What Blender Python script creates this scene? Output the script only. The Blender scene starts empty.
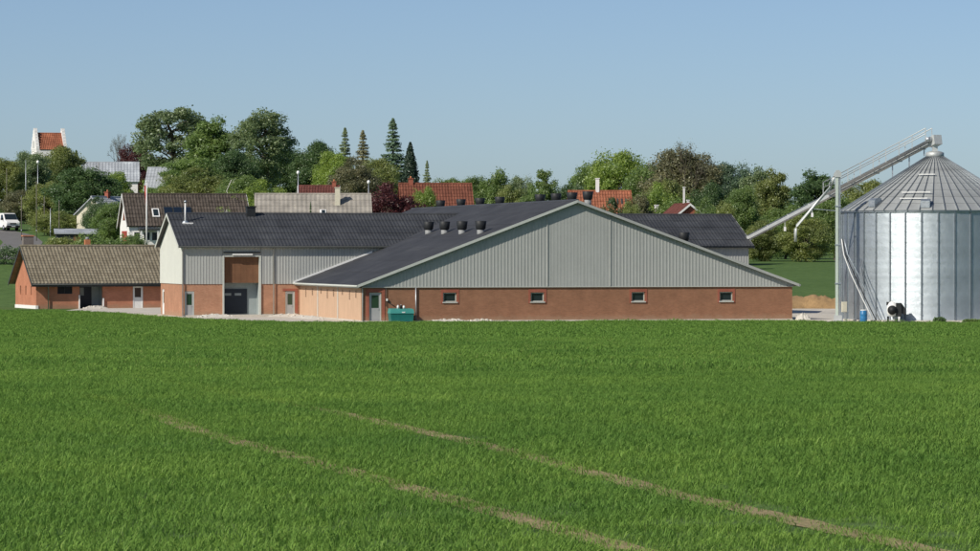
import bpy, math
import numpy as np
from mathutils import Vector

scene = bpy.context.scene
COL = scene.collection
R = math.radians

# ---------------------------------------------------------------- camera, sky, sun, exposure
cam_d = bpy.data.cameras.new('camera')
cam = bpy.data.objects.new('camera', cam_d)
COL.objects.link(cam)
cam.location = (0, 0, 5.4)
cam.rotation_euler = (R(90 - 0.374), 0, 0)
cam_d.sensor_width = 36
cam_d.lens = 132.2
cam_d.clip_start = 0.5
cam_d.clip_end = 12000
scene.camera = cam

SUN_AZ, SUN_EL = 48.0, 36.5          # degrees round to the camera's left from straight behind it / above the horizon
world = bpy.data.worlds.new('World')
scene.world = world
world.use_nodes = True
wn = world.node_tree
sky = wn.nodes.new('ShaderNodeTexSky')
sky.sky_type = 'NISHITA'
sky.sun_disc = False
sky.sun_elevation = R(SUN_EL)
sky.sun_rotation = R(180 + SUN_AZ)
sky.altitude = 0
sky.air_density = 0.6
sky.dust_density = 0.65
sky.ozone_density = 3.0
wn.nodes['Background'].inputs['Strength'].default_value = 0.098
wn.links.new(sky.outputs['Color'], wn.nodes['Background'].inputs['Color'])

sun_d = bpy.data.lights.new('sun', 'SUN')
sun_d.energy = 4.4
sun_d.angle = R(0.53)
sun_d.color = (1.0, 0.93, 0.82)
sun = bpy.data.objects.new('sun', sun_d)
COL.objects.link(sun)
tosun = Vector((-math.sin(R(SUN_AZ)) * math.cos(R(SUN_EL)), -math.cos(R(SUN_AZ)) * math.cos(R(SUN_EL)), math.sin(R(SUN_EL))))
sun.rotation_euler = (-tosun).to_track_quat('-Z', 'Y').to_euler()
sun.location = (-100, -80, 120)

vs = scene.view_settings
vs.view_transform = 'Standard'
vs.look = 'None'
vs.exposure = 0.0
vs.gamma = 1.0
vs.use_curve_mapping = False

# ---------------------------------------------------------------- helpers
rng = np.random.default_rng(7)

def link(o, parent=None):
    COL.objects.link(o)
    if parent is not None:
        o.parent = parent
    return o

def tag(o, label=None, cat=None, group=None, kind=None):
    if label: o['label'] = label
    if cat: o['category'] = cat
    if group: o['group'] = group
    if kind: o['kind'] = kind
    return o

def root(name, loc, rz=0.0, label=None, cat=None, group=None):
    o = bpy.data.objects.new(name, None)
    o.empty_display_size = 0.5
    o.location = loc
    o.rotation_euler = (0, 0, rz)
    link(o)
    return tag(o, label, cat, group)

def copy_tree(o, parent=None):
    c = o.copy()
    link(c)
    c.parent = parent
    for ch in list(o.children):
        copy_tree(ch, c)
    return c

class MB:
    """collects shapes for one mesh"""
    def __init__(s):
        s.v = []; s.f = []
    def quad(s, a, b, c, d):
        n = len(s.v); s.v += [tuple(a), tuple(b), tuple(c), tuple(d)]; s.f.append((n, n+1, n+2, n+3)); return s
    def poly(s, pts):
        n = len(s.v); s.v += [tuple(p) for p in pts]; s.f.append(tuple(range(n, n+len(pts)))); return s
    def box(s, x0, x1, y0, y1, z0, z1):
        n = len(s.v)
        s.v += [(x0,y0,z0),(x1,y0,z0),(x1,y1,z0),(x0,y1,z0),(x0,y0,z1),(x1,y0,z1),(x1,y1,z1),(x0,y1,z1)]
        s.f += [tuple(n+i for i in q) for q in ((0,3,2,1),(4,5,6,7),(0,1,5,4),(1,2,6,5),(2,3,7,6),(3,0,4,7))]
        return s
    def prism(s, pts_a, pts_b):
        """two matching rings joined and capped"""
        n = len(s.v); k = len(pts_a)
        s.v += [tuple(p) for p in pts_a] + [tuple(p) for p in pts_b]
        s.f.append(tuple(n+i for i in reversed(range(k)))); s.f.append(tuple(n+k+i for i in range(k)))
        for i in range(k):
            j = (i+1) % k
            s.f.append((n+i, n+j, n+k+j, n+k+i))
        return s
    def tube(s, pts, rad, n=8, cap=True):
        pts = [Vector(p) for p in pts]
        if not hasattr(rad, '__len__'): rad = [rad]*len(pts)
        base = len(s.v)
        for i, p in enumerate(pts):
            t = (pts[min(i+1, len(pts)-1)] - pts[max(i-1, 0)]).normalized()
            a = t.cross(Vector((0, 0, 1)) if abs(t.z) < .95 else Vector((1, 0, 0))).normalized()
            b = t.cross(a)
            for k in range(n):
                an = 2*math.pi*k/n
                s.v.append(tuple(p + (a*math.cos(an) + b*math.sin(an))*rad[i]))
        for i in range(len(pts)-1):
            for k in range(n):
                k2 = (k+1) % n
                s.f.append((base+i*n+k, base+i*n+k2, base+(i+1)*n+k2, base+(i+1)*n+k))
        if cap:
            s.f.append(tuple(base+k for k in reversed(range(n))))
            s.f.append(tuple(base+(len(pts)-1)*n+k for k in range(n)))
        return s
    def bar(s, p, q, w, h):
        """rectangular bar from p to q, w across, h high"""
        p, q = Vector(p), Vector(q)
        t = (q-p).normalized()
        a = t.cross(Vector((0,0,1)))
        a = a.normalized() if a.length > 1e-4 else Vector((1,0,0))
        b = a.cross(t).normalized()
        A = [p + a*w/2*i + b*h/2*j for i, j in ((-1,-1),(1,-1),(1,1),(-1,1))]
        B = [q + a*w/2*i + b*h/2*j for i, j in ((-1,-1),(1,-1),(1,1),(-1,1))]
        return s.prism(A, B)
    def build(s, name, mat, parent=None, smooth=False):
        me = bpy.data.meshes.new(name)
        me.from_pydata(s.v, [], s.f)
        me.validate()
        if smooth:
            me.polygons.foreach_set('use_smooth', [True]*len(me.polygons))
        me.materials.append(mat)
        o = bpy.data.objects.new(name, me)
        return link(o, parent)

def np_mesh(name, verts, quads, mat, parent=None, smooth=False):
    me = bpy.data.meshes.new(name)
    me.vertices.add(len(verts)); me.vertices.foreach_set('co', np.asarray(verts, np.float32).ravel())
    q = np.asarray(quads, np.int32)
    k = q.shape[1]
    me.loops.add(q.size); me.loops.foreach_set('vertex_index', q.ravel())
    me.polygons.add(len(q))
    me.polygons.foreach_set('loop_start', np.arange(len(q), dtype=np.int32)*k)
    me.polygons.foreach_set('loop_total', np.full(len(q), k, np.int32))
    if smooth: me.polygons.foreach_set('use_smooth', np.ones(len(q), bool))
    me.update(calc_edges=True); me.validate()
    me.materials.append(mat)
    return link(bpy.data.objects.new(name, me), parent)

# ---------------------------------------------------------------- materials
def nodes(name):
    m = bpy.data.materials.new(name); m.use_nodes = True
    nt = m.node_tree
    return m, nt, nt.nodes['Principled BSDF']

def N(nt, kind, **kw):
    n = nt.nodes.new(kind)
    for k, v in kw.items():
        if k in n.inputs: n.inputs[k].default_value = v
        else: setattr(n, k, v)
    return n

def ramp(nt, fac, stops):
    r = nt.nodes.new('ShaderNodeValToRGB')
    while len(r.color_ramp.elements) < len(stops): r.color_ramp.elements.new(0.5)
    for e, (p, c) in zip(r.color_ramp.elements, stops):
        e.position = p; e.color = (*c, 1) if len(c) == 3 else c
    nt.links.new(fac, r.inputs['Fac'])
    return r.outputs['Color']

def mul(c, k): return tuple(x*k for x in c)

def surf(name, col, rough=.8, var=.18, scale=1.2, fine=14, metal=0., bump=.0, spec=.3, stain=0.0):
    """plain surface with coarse and fine tone variation, faint relief and vertical dirt"""
    m, nt, p = nodes(name)
    tc = N(nt, 'ShaderNodeTexCoord')
    n1 = N(nt, 'ShaderNodeTexNoise', Scale=scale, Detail=5., Roughness=.65)
    n2 = N(nt, 'ShaderNodeTexNoise', Scale=float(fine), Detail=3.)
    for n in (n1, n2): nt.links.new(tc.outputs['Object'], n.inputs['Vector'])
    mx = N(nt, 'ShaderNodeMix', data_type='FLOAT'); mx.inputs[0].default_value = .4
    nt.links.new(n1.outputs['Fac'], mx.inputs[2]); nt.links.new(n2.outputs['Fac'], mx.inputs[3])
    c = ramp(nt, mx.outputs[0], [(.32, mul(col, 1-var)), (.68, mul(col, 1+var))])
    if stain:
        mp = N(nt, 'ShaderNodeMapping'); mp.inputs['Scale'].default_value = (3., 3., .25)
        nt.links.new(tc.outputs['Object'], mp.inputs['Vector'])
        n3 = N(nt, 'ShaderNodeTexNoise', Scale=1.0, Detail=4.)
        nt.links.new(mp.outputs['Vector'], n3.inputs['Vector'])
        mr = N(nt, 'ShaderNodeMapRange'); mr.inputs[1].default_value = .5; mr.inputs[2].default_value = .75; mr.inputs[4].default_value = stain
        nt.links.new(n3.outputs['Fac'], mr.inputs[0])
        mm = N(nt, 'ShaderNodeMix', data_type='RGBA'); nt.links.new(mr.outputs[0], mm.inputs[0])
        nt.links.new(c, mm.inputs[6]); mm.inputs[7].default_value = (*mul(col, .5), 1)
        c = mm.outputs[2]
    nt.links.new(c, p.inputs['Base Color'])
    p.inputs['Roughness'].default_value = rough
    p.inputs['Metallic'].default_value = metal
    p.inputs['Specular IOR Level'].default_value = spec
    if bump:
        b = N(nt, 'ShaderNodeBump', Strength=bump, Distance=.05)
        nt.links.new(n2.outputs['Fac'], b.inputs['Height']); nt.links.new(b.outputs['Normal'], p.inputs['Normal'])
    return m

def brick_mat(name, c1, c2, mortar, axis='xz'):
    m, nt, p = nodes(name)
    tc = N(nt, 'ShaderNodeTexCoord')
    sx = N(nt, 'ShaderNodeSeparateXYZ'); nt.links.new(tc.outputs['Object'], sx.inputs[0])
    add = N(nt, 'ShaderNodeMath', operation='ADD'); nt.links.new(sx.outputs[0], add.inputs[0]); nt.links.new(sx.outputs[1], add.inputs[1])
    cx = N(nt, 'ShaderNodeCombineXYZ'); nt.links.new(add.outputs[0], cx.inputs[0]); nt.links.new(sx.outputs[2], cx.inputs[1])
    b = N(nt, 'ShaderNodeTexBrick', Scale=1.0)
    b.inputs['Brick Width'].default_value = .24; b.inputs['Row Height'].default_value = .07; b.inputs['Mortar Size'].default_value = .006
    b.inputs['Color1'].default_value = (*c1, 1); b.inputs['Color2'].default_value = (*c2, 1); b.inputs['Mortar'].default_value = (*mortar, 1)
    nt.links.new(cx.outputs[0], b.inputs['Vector'])
    n = N(nt, 'ShaderNodeTexNoise', Scale=.9, Detail=5., Roughness=.7); nt.links.new(tc.outputs['Object'], n.inputs['Vector'])
    t = ramp(nt, n.outputs['Fac'], [(.3, (.84,)*3), (.7, (1.14,)*3)])
    mm = N(nt, 'ShaderNodeMix', data_type='RGBA', blend_type='MULTIPLY'); mm.inputs[0].default_value = 1
    nt.links.new(b.outputs['Color'], mm.inputs[6]); nt.links.new(t, mm.inputs[7])
    # pale soil splashed up from the yard
    n4 = N(nt, 'ShaderNodeTexNoise', Scale=1.7, Detail=6., Roughness=.75); nt.links.new(tc.outputs['Object'], n4.inputs['Vector'])
    hgt = N(nt, 'ShaderNodeMath', operation='MULTIPLY_ADD'); hgt.inputs[1].default_value = -1.1; hgt.inputs[2].default_value = .62; nt.links.new(sx.outputs[2], hgt.inputs[0])
    sm = N(nt, 'ShaderNodeMath', operation='ADD', use_clamp=True); nt.links.new(n4.outputs['Fac'], sm.inputs[0]); nt.links.new(hgt.outputs[0], sm.inputs[1])
    sp = ramp(nt, sm.outputs[0], [(.55, (0, 0, 0)), (.95, (.55,)*3)])
    ms = N(nt, 'ShaderNodeMix', data_type='RGBA'); nt.links.new(sp, ms.inputs[0]); nt.links.new(mm.outputs[2], ms.inputs[6]); ms.inputs[7].default_value = (.34, .24, .16, 1)
    nt.links.new(ms.outputs[2], p.inputs['Base Color'])
    p.inputs['Roughness'].default_value = .9; p.inputs['Specular IOR Level'].default_value = .15
    bp = N(nt, 'ShaderNodeBump', Strength=.25, Distance=.02); nt.links.new(b.outputs['Fac'], bp.inputs['Height']); bp.invert = True
    nt.links.new(bp.outputs['Normal'], p.inputs['Normal'])
    return m

def roof_mat(name, col, tone=.14, w=1.1, h=1.5, rough=.55, spec=.35, tint=None, wear=1.):
    """sheets or tiles whose tone differs a little from piece to piece"""
    m, nt, p = nodes(name)
    tc = N(nt, 'ShaderNodeTexCoord')
    b = N(nt, 'ShaderNodeTexBrick', Scale=1.0)
    b.inputs['Brick Width'].default_value = w; b.inputs['Row Height'].default_value = h; b.inputs['Mortar Size'].default_value = .015
    b.offset = .5 if tint else 0.
    c2 = tint or mul(col, 1+tone)
    b.inputs['Color1'].default_value = (*mul(col, 1-tone), 1); b.inputs['Color2'].default_value = (*c2, 1); b.inputs['Mortar'].default_value = (*mul(col, .7), 1)
    nt.links.new(tc.outputs['Object'], b.inputs['Vector'])
    n = N(nt, 'ShaderNodeTexNoise', Scale=.5, Detail=6., Roughness=.7); nt.links.new(tc.outputs['Object'], n.inputs['Vector'])
    t = ramp(nt, n.outputs['Fac'], [(.3, (1-.28*wear,)*3), (.55, (1.0,)*3), (.75, (1+.42*wear, 1+.42*wear, 1+.36*wear))])
    mm = N(nt, 'ShaderNodeMix', data_type='RGBA', blend_type='MULTIPLY'); mm.inputs[0].default_value = 1
    nt.links.new(b.outputs['Color'], mm.inputs[6]); nt.links.new(t, mm.inputs[7])
    nt.links.new(mm.outputs[2], p.inputs['Base Color'])
    p.inputs['Roughness'].default_value = rough; p.inputs['Specular IOR Level'].default_value = spec
    return m

def glass_mat(name, col=(.02, .03, .035)):
    m, nt, p = nodes(name)
    p.inputs['Base Color'].default_value = (*col, 1)
    p.inputs['Roughness'].default_value = .08
    p.inputs['Specular IOR Level'].default_value = .6
    return m

def leaf_mat(name, per_object=True, col=None, trans=.3):
    m, nt, p = nodes(name)
    nt.nodes.remove(p)
    out = nt.nodes['Material Output']
    geo = N(nt, 'ShaderNodeNewGeometry')
    oi = N(nt, 'ShaderNodeObjectInfo')
    if per_object: base = oi.outputs['Color']
    else:
        rgb = N(nt, 'ShaderNodeRGB'); rgb.outputs[0].default_value = (*col, 1); base = rgb.outputs[0]
    t = ramp(nt, geo.outputs['Random Per Island'], [(0., (.8, .84, .8)), (.5, (1., 1., 1.)), (1., (1.24, 1.18, 1.05))])
    m1 = N(nt, 'ShaderNodeMix', data_type='RGBA', blend_type='MULTIPLY'); m1.inputs[0].default_value = 1
    nt.links.new(base, m1.inputs[6]); nt.links.new(t, m1.inputs[7])
    n = N(nt, 'ShaderNodeTexNoise', Scale=.35, Detail=4., Roughness=.6); nt.links.new(geo.outputs['Position'], n.inputs['Vector'])
    t2 = ramp(nt, n.outputs['Fac'], [(.3, (.8, .85, .85)), (.7, (1.22, 1.16, 1.0))])
    m2 = N(nt, 'ShaderNodeMix', data_type='RGBA', blend_type='MULTIPLY'); m2.inputs[0].default_value = 1
    nt.links.new(m1.outputs[2], m2.inputs[6]); nt.links.new(t2, m2.inputs[7])
    d = N(nt, 'ShaderNodeBsdfDiffuse'); tr = N(nt, 'ShaderNodeBsdfTranslucent'); mix = N(nt, 'ShaderNodeMixShader', Fac=trans)
    g = N(nt, 'ShaderNodeBsdfGlossy', Roughness=.45); g.inputs['Color'].default_value = (.8, .85, .8, 1); mix2 = N(nt, 'ShaderNodeMixShader', Fac=.04)
    nt.links.new(m2.outputs[2], d.inputs['Color']); nt.links.new(m2.outputs[2], tr.inputs['Color'])
    nt.links.new(d.outputs[0], mix.inputs[1]); nt.links.new(tr.outputs[0], mix.inputs[2])
    nt.links.new(mix.outputs[0], mix2.inputs[1]); nt.links.new(g.outputs[0], mix2.inputs[2])
    nt.links.new(mix2.outputs[0], out.inputs['Surface'])
    return m

def galv_mat(name, col, rough=.4, scale=9., metal=.92):
    m, nt, p = nodes(name)
    tc = N(nt, 'ShaderNodeTexCoord')
    v = N(nt, 'ShaderNodeTexVoronoi', Scale=scale); nt.links.new(tc.outputs['Object'], v.inputs['Vector'])
    n = N(nt, 'ShaderNodeTexNoise', Scale=.8, Detail=5.); nt.links.new(tc.outputs['Object'], n.inputs['Vector'])
    oi = N(nt, 'ShaderNodeObjectInfo')
    a = N(nt, 'ShaderNodeMath', operation='ADD'); nt.links.new(n.outputs['Fac'], a.inputs[0])
    k = N(nt, 'ShaderNodeMath', operation='MULTIPLY'); k.inputs[1].default_value = .22; nt.links.new(oi.outputs['Random'], k.inputs[0]); nt.links.new(k.outputs[0], a.inputs[1])
    c = ramp(nt, a.outputs[0], [(.35, mul(col, .84)), (.85, mul(col, 1.12))])
    nt.links.new(c, p.inputs['Base Color'])
    p.inputs['Metallic'].default_value = metal
    rr = ramp(nt, v.outputs['Distance'], [(0., (rough*.85,)*3), (1., (rough*1.2,)*3)])
    nt.links.new(rr, p.inputs['Roughness'])
    b = N(nt, 'ShaderNodeBump', Strength=.22, Distance=.06); n3 = N(nt, 'ShaderNodeTexNoise', Scale=2.8, Detail=4.)
    nt.links.new(tc.outputs['Object'], n3.inputs['Vector']); nt.links.new(n3.outputs['Fac'], b.inputs['Height']); nt.links.new(b.outputs['Normal'], p.inputs['Normal'])
    return m

M = dict(
    barn_brick=brick_mat('barn_brick', (.26, .122, .07), (.315, .15, .086), (.29, .185, .125)),
    wing_brick=brick_mat('wing_brick', (.40, .19, .115), (.47, .235, .145), (.42, .29, .2)),
    house_brick=brick_mat('house_brick', (.46, .18, .105), (.52, .215, .13), (.40, .24, .16)),
    red_brick=brick_mat('red_brick', (.31, .09, .06), (.36, .11, .07), (.30, .15, .11)),
    sand_panel=surf('sand_panel', (.54, .365, .245), .85, .08, .8, 10, stain=.25),
    cladding=surf('cladding', (.38, .392, .374), .5, .06, .5, 6, stain=.18),
    white_clad=surf('white_clad', (.60, .61, .56), .55, .06, .5, 6, stain=.12),
    trim=surf('trim', (.50, .525, .485), .5, .08, 1, 8),
    white=surf('white_paint', (.78, .78, .76), .45, .05, 1, 8),
    concrete=surf('concrete', (.52, .49, .43), .95, .15, .9, 9, bump=.3),
    roof=roof_mat('dark_sheet_roof', (.054, .057, .062)),
    barn_roof=roof_mat('barn_sheet_roof', (.054, .056, .061), tone=.06, w=1.1, h=3.),
    tile_brown=roof_mat('weathered_tile', (.225, .195, .14), w=.42, h=.36, rough=.9, spec=.1, tint=(.265, .235, .172), wear=.45),
    tile_dark=roof_mat('brown_tile', (.085, .07, .058), w=.3, h=.35, rough=.85, spec=.15, tint=(.12, .10, .085), wear=.6),
    tile_red=roof_mat('red_tile', (.18, .068, .045), w=.3, h=.35, rough=.85, spec=.15, tint=(.22, .085, .055)),
    tile_orange=roof_mat('orange_tile', (.32, .115, .065), w=.3, h=.35, rough=.85, spec=.15, tint=(.37, .145, .085)),
    tile_maroon=roof_mat('maroon_tile', (.14, .055, .045), w=.3, h=.35, rough=.85, spec=.15, tint=(.17, .065, .055)),
    sheet_beige=roof_mat('fibre_cement_sheet', (.34, .315, .275), tone=.07, w=1.1, h=1.2, rough=.9, spec=.1),
    sheet_grey=roof_mat('grey_metal_sheet', (.40, .43, .46), tone=.08, w=1., h=2., rough=.6),
    fascia=surf('dark_fascia', (.05, .055, .055), .6, .2, 2, 10),
    plastic_black=surf('vent_black', (.022, .024, .026), .55, .3, 3, 12),
    vent_grey=surf('vent_grey', (.27, .28, .28), .6, .12, 3, 12),
    hatch=surf('brown_board', (.17, .085, .045), .75, .2, 1.5, 14),
    door_dark=surf('dark_blue_door', (.022, .03, .042), .45, .15, 2, 10),
    door_grey=surf('grey_door', (.36, .37, .37), .55, .08, 2, 10),
    plaster=surf('grey_plaster', (.30, .34, .34), .9, .14, 1.4, 10),
    glass=glass_mat('window_glass'), glass_green=glass_mat('green_glass', (.025, .055, .035)),
    galv=galv_mat('galvanised_sheet', (.50, .55, .585), .5),
    galv_dull=galv_mat('dull_galvanised', (.50, .53, .56), .5),
    galv_shaded=galv_mat('shaded_galvanised', (.29, .32, .345), .5),  # shadow sides of silo stiffeners and roof ribs put into the metal colour
    galv_roof=galv_mat('silo_roof_sheet', (.44, .46, .45), .55, metal=.45),
    steel=surf('painted_steel', (.55, .57, .56), .45, .1, 2, 10, metal=.3),
    pale_green=surf('pale_green_paint', (.50, .57, .51), .5, .1, 2, 10),
    teal=surf('teal_plastic', (.018, .15, .135), .4, .12, 2, 8), teal_lid=surf('teal_lid', (.06, .28, .25), .4, .12, 2, 8),
    blue=surf('blue_plastic', (.03, .17, .36), .35, .1, 2, 8),
    cream=surf('cream_paint', (.62, .58, .46), .7, .1, 1.5, 9),
    lime=surf('white_limewash', (.80, .78, .76), .9, .06, .6, 6),
    terracotta=surf('terracotta', (.48, .19, .09), .8, .12, 3, 10),
    rubber=surf('rubber', (.018, .018, .018), .8, .2, 4, 12),
    wood=surf('grey_wood', (.17, .155, .13), .85, .2, 2, 18),
    stone=surf('pale_stone', (.56, .53, .47), .95, .2, 2, 9, bump=.4),
    earth=surf('ochre_earth', (.34, .22, .105), .95, .3, .9, 7, bump=.7),
    bark=surf('bark', (.10, .085, .065), .95, .3, 2, 14), bark_pale=surf('pale_bark', (.30, .27, .22), .9, .25, 2, 14),
    birch=surf('birch_bark', (.62, .60, .55), .85, .2, 3, 9),
    panel=glass_mat('solar_glass', (.012, .02, .035)),
    red_flag=surf('flag_red', (.36, .05, .045), .8, .1), lamp=surf('lamp_globe', (.85, .85, .82), .3, .03),
    leaf=leaf_mat('leaf', trans=.55), needle=leaf_mat('needle', trans=.25),
)
# ---------------------------------------------------------------- ground
def ss(t):
    t = np.clip(t, 0, 1); return t*t*(3-2*t)

def ground(x, y):
    x = np.asarray(x, float); y = np.asarray(y, float)
    t = np.clip((y-40)/222, 0, 1)
    near = 3.6*(1-(.35*t*t*(3-2*t)+.65*t))
    l = np.interp(y, [353, 400, 450, 560, 700, 1000], [0, 5.5, 8.1, 12, 14.5, 16])
    r = np.interp(y, [326, 430, 600, 1000], [0, 4, 6, 8])
    w = ss((10-x)/50)
    und = .10*np.sin(x*.11+1.3)*np.sin(y*.07) * np.clip((60-np.abs(y-120))/60, 0, 1)
    return np.where(y < 262, near, l*w+r*(1-w)) + und

def gz(x, y): return float(ground(x, y))

def ground_mat():
    m, nt, p = nodes('field_and_meadow')
    geo = N(nt, 'ShaderNodeNewGeometry')
    n1 = N(nt, 'ShaderNodeTexNoise', Scale=.06, Detail=6., Roughness=.65); n2 = N(nt, 'ShaderNodeTexNoise', Scale=1.3, Detail=5., Roughness=.7)
    for n in (n1, n2): nt.links.new(geo.outputs['Position'], n.inputs['Vector'])
    c1 = ramp(nt, n1.outputs['Fac'], [(.3, (.076, .135, .042)), (.7, (.098, .165, .054))])
    c2 = ramp(nt, n2.outputs['Fac'], [(.3, (.72, .75, .7)), (.7, (1.3, 1.22, 1.2))])
    mm = N(nt, 'ShaderNodeMix', data_type='RGBA', blend_type='MULTIPLY'); mm.inputs[0].default_value = 1
    nt.links.new(c1, mm.inputs[6]); nt.links.new(c2, mm.inputs[7]); nt.links.new(mm.outputs[2], p.inputs['Base Color'])
    p.inputs['Roughness'].default_value = .95; p.inputs['Specular IOR Level'].default_value = .1
    b = N(nt, 'ShaderNodeBump', Strength=.6, Distance=.2); nt.links.new(n2.outputs['Fac'], b.inputs['Height']); nt.links.new(b.outputs['Normal'], p.inputs['Normal'])
    return m

ys = np.unique(np.concatenate([[-3000, -800, -200, -60], np.arange(-20, 100, 2.5), np.arange(100, 720, 5), [760, 820, 900, 1000, 1300, 2000, 4000, 8000]]))
xs = np.unique(np.concatenate([[-6000, -3000, -1200, -600, -350], np.arange(-240, -110, 15), np.arange(-110, 111, 4), np.arange(120, 241, 15), [350, 600, 1200, 3000, 6000]]))
gx, gy = np.meshgrid(xs, ys)
gv = np.stack([gx.ravel(), gy.ravel(), ground(gx, gy).ravel()], 1)
nx = len(xs); ii, jj = np.meshgrid(np.arange(nx-1), np.arange(len(ys)-1)); b0 = (jj*nx+ii).ravel()
g = np_mesh('ground', gv, np.stack([b0, b0+1, b0+nx+1, b0+nx], 1), ground_mat(), smooth=True)
tag(g, kind='structure', label='green field falling to the farm and meadow rising behind it')

def draped_strip(name, path, width, mat, lift, step=1.2, jitter=.0, cross=4):
    """a sheet of given width laid along a path on the ground"""
    P = np.array(path, float); seg = np.r_[0, np.cumsum(np.hypot(*np.diff(P, axis=0).T))]
    s = np.arange(0, seg[-1]+step/2, step); c = np.stack([np.interp(s, seg, P[:, 0]), np.interp(s, seg, P[:, 1])], 1)
    t = np.gradient(c, axis=0); t /= np.linalg.norm(t, axis=1)[:, None]; nrm = np.stack([-t[:, 1], t[:, 0]], 1)
    V = []
    for i in range(cross+1):
        o = (i/cross-.5)*width*np.ones(len(s))
        if i in (0, cross): o = o*(1+jitter*rng.uniform(-1, 1, len(s)))
        q = c+nrm*o[:, None]; V.append(np.c_[q, ground(q[:, 0], q[:, 1])+lift])
    V = np.concatenate(V); n = len(s); k = np.arange(n-1)
    Q = np.concatenate([np.stack([k+i*n, k+1+i*n, k+1+(i+1)*n, k+(i+1)*n], 1) for i in range(cross)])
    return tag(np_mesh(name, V, Q, mat, smooth=True), kind='structure')

soil = surf('dry_soil', (.31, .25, .13), .95, .25, 2.5, 30, bump=.6)
asphalt = surf('asphalt', (.17, .165, .16), .95, .15, .6, 20)
gravel = surf('pale_gravel', (.55, .51, .44), .95, .22, .5, 12, bump=.5)
TRACKS = [[(4.6, 14), (2.52, 22.1), (1.3, 27), (0., 33.2), (-2.24, 42.4), (-3.6, 48), (-5.6, 56.5)],
          [(2.6, 15), (.75, 22.1), (-.957, 28.7), (-2.9, 36), (-4.2, 42), (-6., 50)]]
for tr in TRACKS:
    t = draped_strip('wheel_track', tr, .27, soil, .006, .25, .18, 2)
    t['label'] = 'bare soil wheel track through the young crop'
rd = draped_strip('road', [(-110, 476), (-72, 462), (-63, 452), (-57.5, 436), (-54.5, 420), (-53, 404), (-52, 392)], 4.6, asphalt, .02, 2.5)
rd['label'] = 'grey village road coming down past the van'

# gravel yard round the farm buildings
edge = np.array([(-39.5, 330.), (-31.5, 313), (-27, 297.5), (-23.2, 288), (-14.6, 276.5), (-9.8, 275.6), (2, 278.2), (10, 280.4), (23.2, 282.5), (26, 276.5), (31, 274.6), (38, 274.5), (46, 277), (52, 285)])
ye = np.interp(np.arange(-39, 52.1, 1.), edge[:, 0], edge[:, 1]); xe = np.arange(-39, 52.1, 1.)
ye = ye + .35*np.sin(xe*1.7)+.25*np.sin(xe*3.1)
rows = [np.c_[xe, ye+(np.where(xe < -28, 341.8+(xe+41)*.36, 330.6)-ye)*k/8., np.full(len(xe), .02)] for k in range(9)]
V = np.concatenate(rows); V[:, 2] += ground(V[:, 0], V[:, 1]); n = len(xe); k = np.arange(n-1)
yd = np_mesh('yard', V, np.concatenate([np.stack([k+i*n, k+1+i*n, k+1+(i+1)*n, k+(i+1)*n], 1) for i in range(8)]), gravel)
tag(yd, kind='structure', label='pale gravel yard round the farm buildings')

# earth bank between the big barn and the silo, seen in the gap
bx = np.linspace(19, 62, 190); prof = [(0, 0.), (.08, .14), (.15, .3), (.23, .5), (.32, .66), (.42, .8), (.52, .93), (.62, 1.), (.8, .98), (1., .85)]
V = []
for fr, hh in prof:
    top = 1.0+.10*np.sin(bx*.9)+.08*np.sin(bx*2.3+1)+.05*np.sin(bx*5.1)
    yy = 330.+fr*6+.4*np.sin(bx*.7)
    yy = yy+rng.normal(0, .10, len(bx)); top = top*(1+rng.normal(0, .06, len(bx)))
    V.append(np.c_[bx, yy, ground(bx, yy)*.8+hh*top*np.clip(np.minimum(bx-19, 62-bx)/3, 0, 1) - .03])
V = np.concatenate(V); n = len(bx); k = np.arange(n-1)
eb = np_mesh('earth_bank', V, np.concatenate([np.stack([k+i*n, k+1+i*n, k+1+(i+1)*n, k+(i+1)*n], 1) for i in range(len(prof)-1)]), M['earth'], smooth=True)
tag(eb, kind='structure', label='bank of bare ochre earth at the foot of the meadow')

# ---------------------------------------------------------------- young crop (one uncountable mass)
def tuft(n, rad, hgt, wid, seed):
    r = np.random.default_rng(seed)
    px = rad*np.sqrt(r.random(n)); a = r.random(n)*2*np.pi
    base = np.c_[px*np.cos(a), px*np.sin(a), np.full(n, -.01)]
    az = r.random(n)*2*np.pi; lean = r.uniform(.25, 1.15, n); h = hgt*r.uniform(.55, 1.15, n)
    d = np.c_[np.cos(az), np.sin(az), np.zeros(n)]; side = np.c_[-np.sin(az+.5), np.cos(az+.5), np.zeros(n)]*(wid*r.uniform(.7, 1.3, n))[:, None]
    mid = base+d*(h*lean*.35)[:, None]+np.c_[np.zeros((n, 2)), h*.6]
    tip = base+d*(h*lean)[:, None]+np.c_[np.zeros((n, 2)), h*(1-.35*lean)]
    V = np.stack([base-side*.6, base+side*.6, mid+side, mid-side, tip], 1).reshape(-1, 3)
    o = np.arange(n)[:, None]*5
    return V, np.concatenate([o+np.array([[0, 1, 2]]), o+np.array([[0, 2, 3]]), o+np.array([[3, 2, 4]])])

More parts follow.
